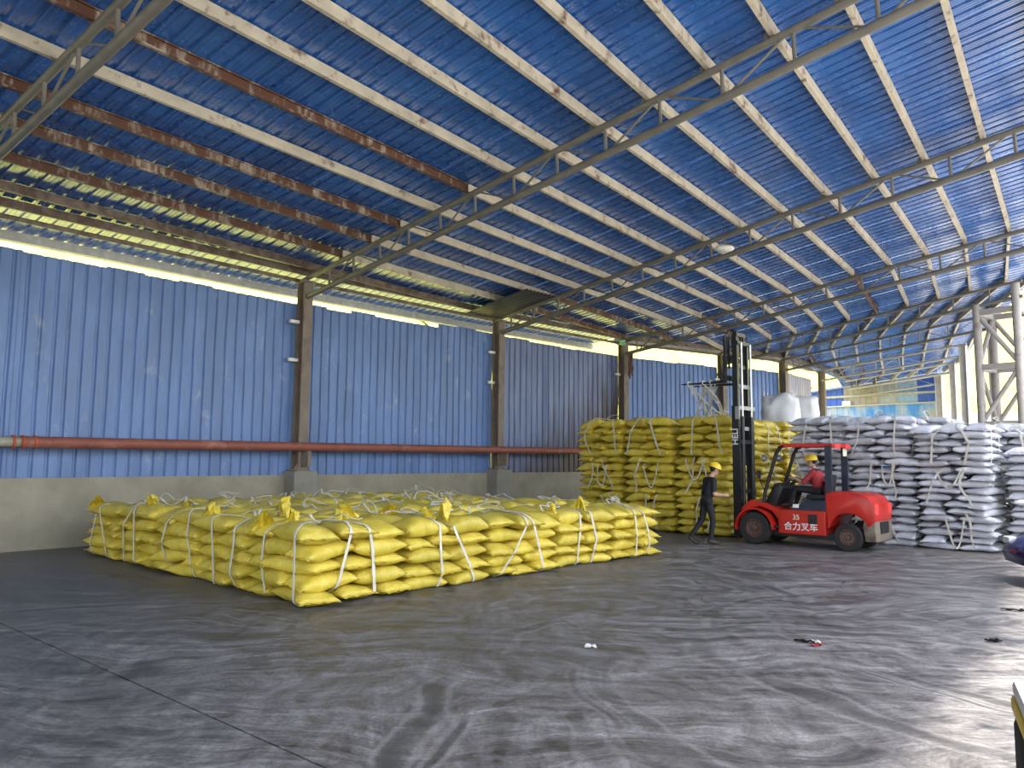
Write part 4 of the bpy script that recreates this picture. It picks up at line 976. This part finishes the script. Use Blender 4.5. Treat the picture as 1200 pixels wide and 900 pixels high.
def head(c, fw, m, mh):
    c, f = V(c), V(fw).normalized(); l = V((-f.y, f.x, 0)).normalized(); u = f.cross(l)
    if u.z < 0: u = -u
    b = [(tuple(c + u * .03), .098, (.95, .82, 1.05), m), (tuple(c + f * .02 - u * .045), .072, (1, .88, 1.05), m), (tuple(c - f * .025 + u * .045), .100, (1.0, .86, .95), mh)]
    for s_ in (-1, 1): b += [(tuple(c + l * s_ * .083 - f * .008), .026, (.9, .5, 1.2), m), (tuple(c + f * .082 + l * s_ * .034 + u * .018), .013, (1, 1, 1), mh)]
    b += [(tuple(c + f * .085 + l * 0 - u * .052), .020, (1, 1.4, .45), m)]
    return b, [(tuple(c + f * .085 + u * .012), tuple(c + f * .108 - u * .022), .013, .018, m), (tuple(c + f * .055 - u * .085), tuple(c + f * .06 - u * .08), .034, .03, m)]
def helmet(parent, c, fw, lab='yellow hard hat'):
    c, f = V(c), V(fw).normalized(); l = V((-f.y, f.x, 0)).normalized(); u = f.cross(l)
    if u.z < 0: u = -u
    c = c + u * .055; mb = MB(); n = 24; rows = 9; vs = []
    for r in range(rows):
        t = math.pi / 2 * r / (rows - 1)
        for j in range(n):
            a = 2 * math.pi * j / n; vs.append(c + f * math.cos(a) * math.cos(t) * .142 + l * math.sin(a) * math.cos(t) * .122 + u * (math.sin(t) * .125))
    for j in range(n):      # brim, longer in front
        a = 2 * math.pi * j / n; k_ = .018 + .045 * max(0, math.cos(a)) ** 2; vs.append(c + f * math.cos(a) * (.142 + k_) + l * math.sin(a) * (.122 + k_) - u * .012)
    fs = [(r * n + j, r * n + (j + 1) % n, r * n + n + (j + 1) % n, r * n + n + j) for r in range(rows - 1) for j in range(n)]
    fs += [(rows * n + j, rows * n + (j + 1) % n, (j + 1) % n, j) for j in range(n)]
    mb.add(vs, fs); h = mb.build('hard_hat', 'helmet_yellow', parent, True, local=True)
    h['label'] = lab
    rb = MB(); rb.path([c + f * math.cos(t) * .145 + u * math.sin(t) * .129 for t in [math.pi * (.12 + .76 * i / 10) for i in range(11)]], .011, 6); rb.build('ridge', 'helmet_yellow', h, True, local=True)
# worker walking towards the stack, forearm held out
MT = ['trousers_black', 'shirt_black', 'skin', 'shoe_dark', 'hair_black']
segs = [((0, -.085, .95), (.09, -.10, .52), .092, .066, 0), ((.09, -.10, .52), (.03, -.105, .13), .064, .052, 0), ((0, .085, .95), (-.07, .10, .53), .092, .066, 0), ((-.07, .10, .53), (-.34, .10, .19), .064, .050, 0),
        ((0, -.09, .95), (0, .09, .95), .105, .105, 0), ((0, 0, .98), (.03, 0, 1.12), .125, .122, 1), ((.03, -.05, 1.12), (.08, -.07, 1.36), .122, .118, 1), ((.03, .05, 1.12), (.08, .07, 1.36), .122, .118, 1),
        ((.085, -.16, 1.42), (.085, .16, 1.42), .072, .072, 1), ((.09, 0, 1.42), (.14, 0, 1.53), .058, .054, 2),
        ((.085, -.185, 1.42), (.06, -.235, 1.20), .064, .058, 1), ((.06, -.235, 1.20), (.065, -.24, 1.12), .047, .043, 2), ((.065, -.24, 1.12), (.32, -.20, 1.09), .042, .030, 2),
        ((.085, .185, 1.42), (.08, .235, 1.19), .064, .058, 1), ((.08, .235, 1.19), (.09, .24, 1.12), .047, .043, 2), ((.09, .24, 1.12), (.33, .16, 1.06), .042, .030, 2),
        ((.0, -.105, .075), (.19, -.115, .045), .048, .042, 3), ((.03, -.105, .14), (.02, -.105, .07), .05, .046, 3), ((-.36, .10, .14), (-.25, .10, .045), .046, .04, 3), ((-.25, .10, .045), (-.18, .10, .035), .04, .034, 3)]
segs += hand((.32, -.20, 1.09), (1, .12, -.02), (0, .2, 1), 2, .4) + hand((.33, .16, 1.06), (1, -.2, .05), (0, -.2, 1), 2, .5)
hb, hs = head((.205, 0, 1.635), (.93, 0, -.36), 2, 4)
me = person_mesh('person', segs + hs, hb, MT)
wk = bpy.data.objects.new('person', me); COL.objects.link(wk); g = atz(829, 638); wk.location = (g.x, g.y, .0); wk.rotation_euler = (0, 0, rad(14))
tag(wk, 'person in black T-shirt and trousers standing beside the tall yellow stack', 'person'); helmet(wk, (.205, 0, 1.635), (.93, 0, -.36))
# driver on the seat
MT2 = ['trousers_black', 'shirt_red', 'skin', 'shoe_dark', 'hair_black', 'shirt_maroon']
segs = []
for s_ in (-1, 1):
    segs += [((-.24, s_ * .09, 1.20), (.24, s_ * .16, 1.25), .088, .068, 0), ((.24, s_ * .16, 1.25), (.36, s_ * .16, .93), .062, .05, 0), ((.36, s_ * .16, .90), (.54, s_ * .16, .865), .045, .04, 3),
             ((-.17, s_ * .19, 1.62), (.02, s_ * .25, 1.40), .064, .054, 5 if s_ < 0 else 1), ((.02, s_ * .25, 1.40), (.04, s_ * .25, 1.385), .048, .044, 2), ((.04, s_ * .25, 1.385), (.25, s_ * .16 + .02, 1.48), .042, .03, 2)]
    segs += hand((.25, s_ * .16 + .02, 1.48), (1, -s_ * .25, .15), (0, -s_, .5), 2, .9)
segs += [((-.24, -.09, 1.20), (-.24, .09, 1.20), .11, .11, 0), ((-.25, 0, 1.24), (-.22, 0, 1.38), .128, .125, 1), ((-.22, -.05, 1.36), (-.18, -.07, 1.56), .125, .12, 1), ((-.22, .05, 1.36), (-.18, .07, 1.56), .125, .12, 1), ((-.17, -.16, 1.63), (-.17, .16, 1.63), .070, .070, 5), ((-.16, 0, 1.63), (-.12, 0, 1.74), .056, .052, 2)]
hb, hs = head((-.07, 0, 1.835), (1, .12, -.06), 2, 4)
me = person_mesh('person', segs + hs, hb, MT2)
dv = bpy.data.objects.new('person', me); COL.objects.link(dv); dv.location = FK.location; dv.rotation_euler = (0, 0, HD)
tag(dv, 'person in red shirt seated at the wheel of the forklift', 'person'); helmet(dv, (-.07, 0, 1.835), (1, .12, -.06))

# straps hung over the forks, reaching down to the top bundle
Rf = Matrix.Rotation(HD, 3, 'Z'); fo = V(FK.location)
hs_ = empty('hoisting_sling', fo + Rf @ V((2.6, 0, 3.1))); tag(hs_, 'white sling hung from the raised forks above the tall yellow stack', 'sling')
rnd = random.Random(11); sc_ = TC + TA * .78 + TB * .75; top0 = bvh_of([r for r in YSACKS if (r[0].translation - sc_).xy.length < 1.1 and r[5]])
def on_stack():
    p = sc_ + TA * rnd.uniform(-.55, .55) + TB * rnd.uniform(-.55, -.05); h = top0.ray_cast(p + V((0, 0, 4)), V((0, 0, -1))); p.z = (h[0].z if h[0] else 2.97) + .012; return p
for k, (y, x0) in enumerate(((-.30, 2.35), (-.30, 2.75), (.34, 2.35), (.34, 2.75), (.34, 2.15))):
    a = fo + Rf @ V((x0, y, 3.79)); b = on_stack(); c_ = on_stack(); w_ = Rf @ V((0, .078, 0))
    pts = [b.lerp(a - w_ - V((0, 0, .06)), t) + Rf @ V((.10 * math.sin(math.pi * t), 0, 0)) for t in [i / 7 for i in range(8)]] + [a - w_ * .5, a + w_ * .5] + [(a + w_ - V((0, 0, .06))).lerp(c_, t) - Rf @ V((.13 * math.sin(math.pi * t), 0, 0)) for t in [i / 7 for i in range(8)]]
    MB().ribbon(pts, [Rf @ V((.3, -1, .2))] * 18, .04, .008).build('strap', 'strap_white', hs_, True)

# ------------------------------------------------------------------ small things
lp = atz(849, 291, 7.12); _d3 = V((RIGHT[3][0] - LEFT[3][0], RIGHT[3][1] - LEFT[3][1], 0)).normalized(); _lz = H0 + SLOPE * (lp - V((*LEFT[3], lp.z))).dot(_d3) + .275; lr = empty('hanging_lamp', lp); tag(lr, 'oval cream lamp hanging under the blue roof behind a truss', 'lamp')
MB().sphere(lp, .16, 16, 0, (1.5, 1.0, .62)).build('shade', 'lamp_and_plate_white', lr, True); MB().tube(lp + V((0, 0, .08)), V((lp.x, lp.y, _lz)), .018, n=8).build('stem', 'truss_grey', lr, True)
iw = (V((*LEFT[3], 0)) - V((*LEFT[4], 0))).normalized(); q = tp(4, .30) + iw * .34; q.z = 6.555; ins = empty('insulator', q - V((0, 0, .1))); tag(ins, 'pale green insulator beside the top of the column with the rag', 'insulator')
MB().lathe([(.05, 0), (.13, .02), (.13, .07), (.07, .10), (.12, .13), (.12, .18), (.06, .22)], q - V((0, 0, .24)), (0, 0, 1), 16).build('body', 'insulator_green', ins, True); MB().tube(q - V((0, 0, .03)), q + V((0, 0, .065)), .02, n=8).build('pin', 'truss_grey', ins)
# frayed rag tied under a truss end
mb = MB(); c = tp(4, .44, -TD - .05); rnd = random.Random(5)
for k in range(9):
    a = c + V((rnd.uniform(-.08, .08), rnd.uniform(-.08, .08), rnd.uniform(-.02, .06))); n_ = 6
    pts = [a + V((.02 * math.sin(t * 5 + k), .02 * math.cos(t * 4 + k), -t * rnd.uniform(.5, 1.0))) for t in [i / n_ for i in range(n_ + 1)]]; mb.ribbon(pts, [V((rnd.uniform(-1, 1), -1, 0))] * (n_ + 1), .06, .006)
tag(mb.build('rag', 'rag_brown', at=tuple(c), smooth=True), 'frayed brown rag hanging below a truss end', 'rag')
# litter on the floor
def litter(px, py, mat, lab, seed, ln, name='scrap', rot=0.):
    rnd = random.Random(seed); g = atz(px, py); mb = MB(); n = 9; d = V((math.cos(rot), math.sin(rot), 0))
    pts = [g + d * (ln * (t - .5)) + V((0, .02 * math.sin(t * 5 + seed), .010 + .014 * abs(math.sin(t * 7 + seed)))) for t in [i / (n - 1) for i in range(n)]]
    mb.ribbon(pts, [V((.2 * math.sin(i), .3 * math.cos(i * 1.3), 1)) for i in range(n)], .055, .012)
    return tag(mb.build(name, mat, at=(g.x, g.y, 0), smooth=True), lab, 'scrap')
litter(1187, 716, 'litter_black', 'flat black rubber scrap on the floor near the blue car', 1, .24, 'rubber_scrap', -.2); litter(1164, 752, 'litter_black', 'curled black rubber scrap lying on the pale floor', 2, .15, 'rubber_scrap', .1)
g_ = litter(693, 759, 'paint_white', 'small curled white strap scrap in the middle of the floor', 6, .10, 'strap_scrap', .4); litter(945, 753, 'litter_black', 'thin black strip of trash beside a red scrap', 3, .22, 'trash_strip', -.6); lt = litter(957, 757, 'litter_red', 'crumpled red and white wrapper on the grey floor', 4, .12, 'wrapper', -.2)
g = atz(957, 757); MB().ribbon([g + V((-.03 + .02 * i, .01 * math.sin(i * 2), .045 + .01 * math.cos(i * 3))) for i in range(4)], [V((0, 0, 1))] * 4, .05, .01).build('white_print', 'paint_white', lt)
# striped concrete block at the kerb
g = V((2.93, 3.98, 0)); kb = empty('barrier_block', g); tag(kb, 'concrete block with black and yellow painted sides and pale top', 'barrier'); R = Matrix.Rotation(rad(-28), 3, 'Z')
MB().cbox(g + V((0, 0, .22)), (.56, .9, .44), .06, R).build('black_band', 'block_black', kb, True); MB().cbox(g + V((0, 0, .48)), (.57, .91, .10), .03, R).build('yellow_band', 'block_yellow', kb, True); MB().cbox(g + V((0, 0, .57)), (.55, .89, .10), .035, R).build('top', 'block_top', kb, True)

# blue car whose nose shows past the kerb
cp = atz(1184, 690); CA = math.atan2(-.28, 1.0); car = empty('car', cp + V((0, 0, .012)) + Matrix.Rotation(CA, 3, 'Z') @ V((2.42, .62, 0)), CA + math.pi); tag(car, 'dark blue car with its rounded nose towards the shed', 'car')
bm = bmesh.new(); NS, NR = 26, 16
prof_x = [-2.1, -2.05, -1.9, -1.5, -1.0, -.4, .3, .9, 1.4, 1.75, 1.98, 2.10, 2.15]
def carsec(x):
    t = abs(x) / 2.15; hw = .86 * (1 - max(0, t - .72) ** 2 * 5.6); zb = .20 + .10 * max(0, t - .8) * 5; zt = .86 - .10 * max(0, (x - .6) / 1.55) - .22 * max(0, (x - 1.75) / .4) ** 1.3; return hw, zb, zt
rings = []
for x in prof_x:
    hw, zb, zt = carsec(x); ring = []
    for q in range(NR):
        a = 2 * math.pi * q / NR; cx_, cz_ = math.cos(a), math.sin(a); k_ = (abs(cx_) ** 4 + abs(cz_) ** 4) ** -.25
        ring.append(bm.verts.new((x, cx_ * k_ * hw, (zb + zt) / 2 + cz_ * k_ * (zt - zb) / 2)))
    rings.append(ring)
for r0, r1 in zip(rings, rings[1:]):
    for q in range(NR): bm.faces.new((r0[q], r0[(q + 1) % NR], r1[(q + 1) % NR], r1[q]))
bm.faces.new(rings[0]); bm.faces.new(list(reversed(rings[-1]))); bmesh.ops.recalc_face_normals(bm, faces=bm.faces[:])
me = bpy.data.meshes.new('car_body'); bm.to_mesh(me); bm.free(); me.materials.append(MATS['car_blue']); me.polygons.foreach_set('use_smooth', [True] * len(me.polygons))
o = bpy.data.objects.new('car_body', me); COL.objects.link(o); o.parent = car
MB().prism([(.75, .80), (.05, 1.40), (-1.0, 1.43), (-1.75, .82)], -.70, .70, .10, seg=3).build('cabin', 'car_glass', car, True, local=True); MB().prism([(.02, 1.36), (-.02, 1.44), (-.98, 1.47), (-1.05, 1.40)], -.66, .66, .03).build('roof_panel', 'car_blue', car, True, local=True)
for x in (1.32, -1.30):
    for y in (-.78, .78):
        w_ = MB().lathe([(.2, -.10), (.30, -.10), (.32, -.07), (.32, .07), (.30, .10), (.2, .10)], (x, y, .32), (0, 1, 0), 24, ring=True).build('wheel', 'tyre_rubber', car, True, local=True); MB().lathe([(.2, -.08), (.2, .085), (.1, .10), (.01, .10)] if y > 0 else [(.01, -.10), (.1, -.10), (.2, -.085), (.2, .08)], (x, y, .32), (0, 1, 0), 20).build('rim', 'steel_bright', w_, True, local=True)
for y in (-.58, .58): MB().cbox((2.0, y, .60), (.16, .30, .11), .03).build('headlight', 'paint_white', car, True, local=True)
MB().cbox((2.10, 0, .36), (.10, .9, .14), .03).build('grille', 'car_trim', car, True, local=True)
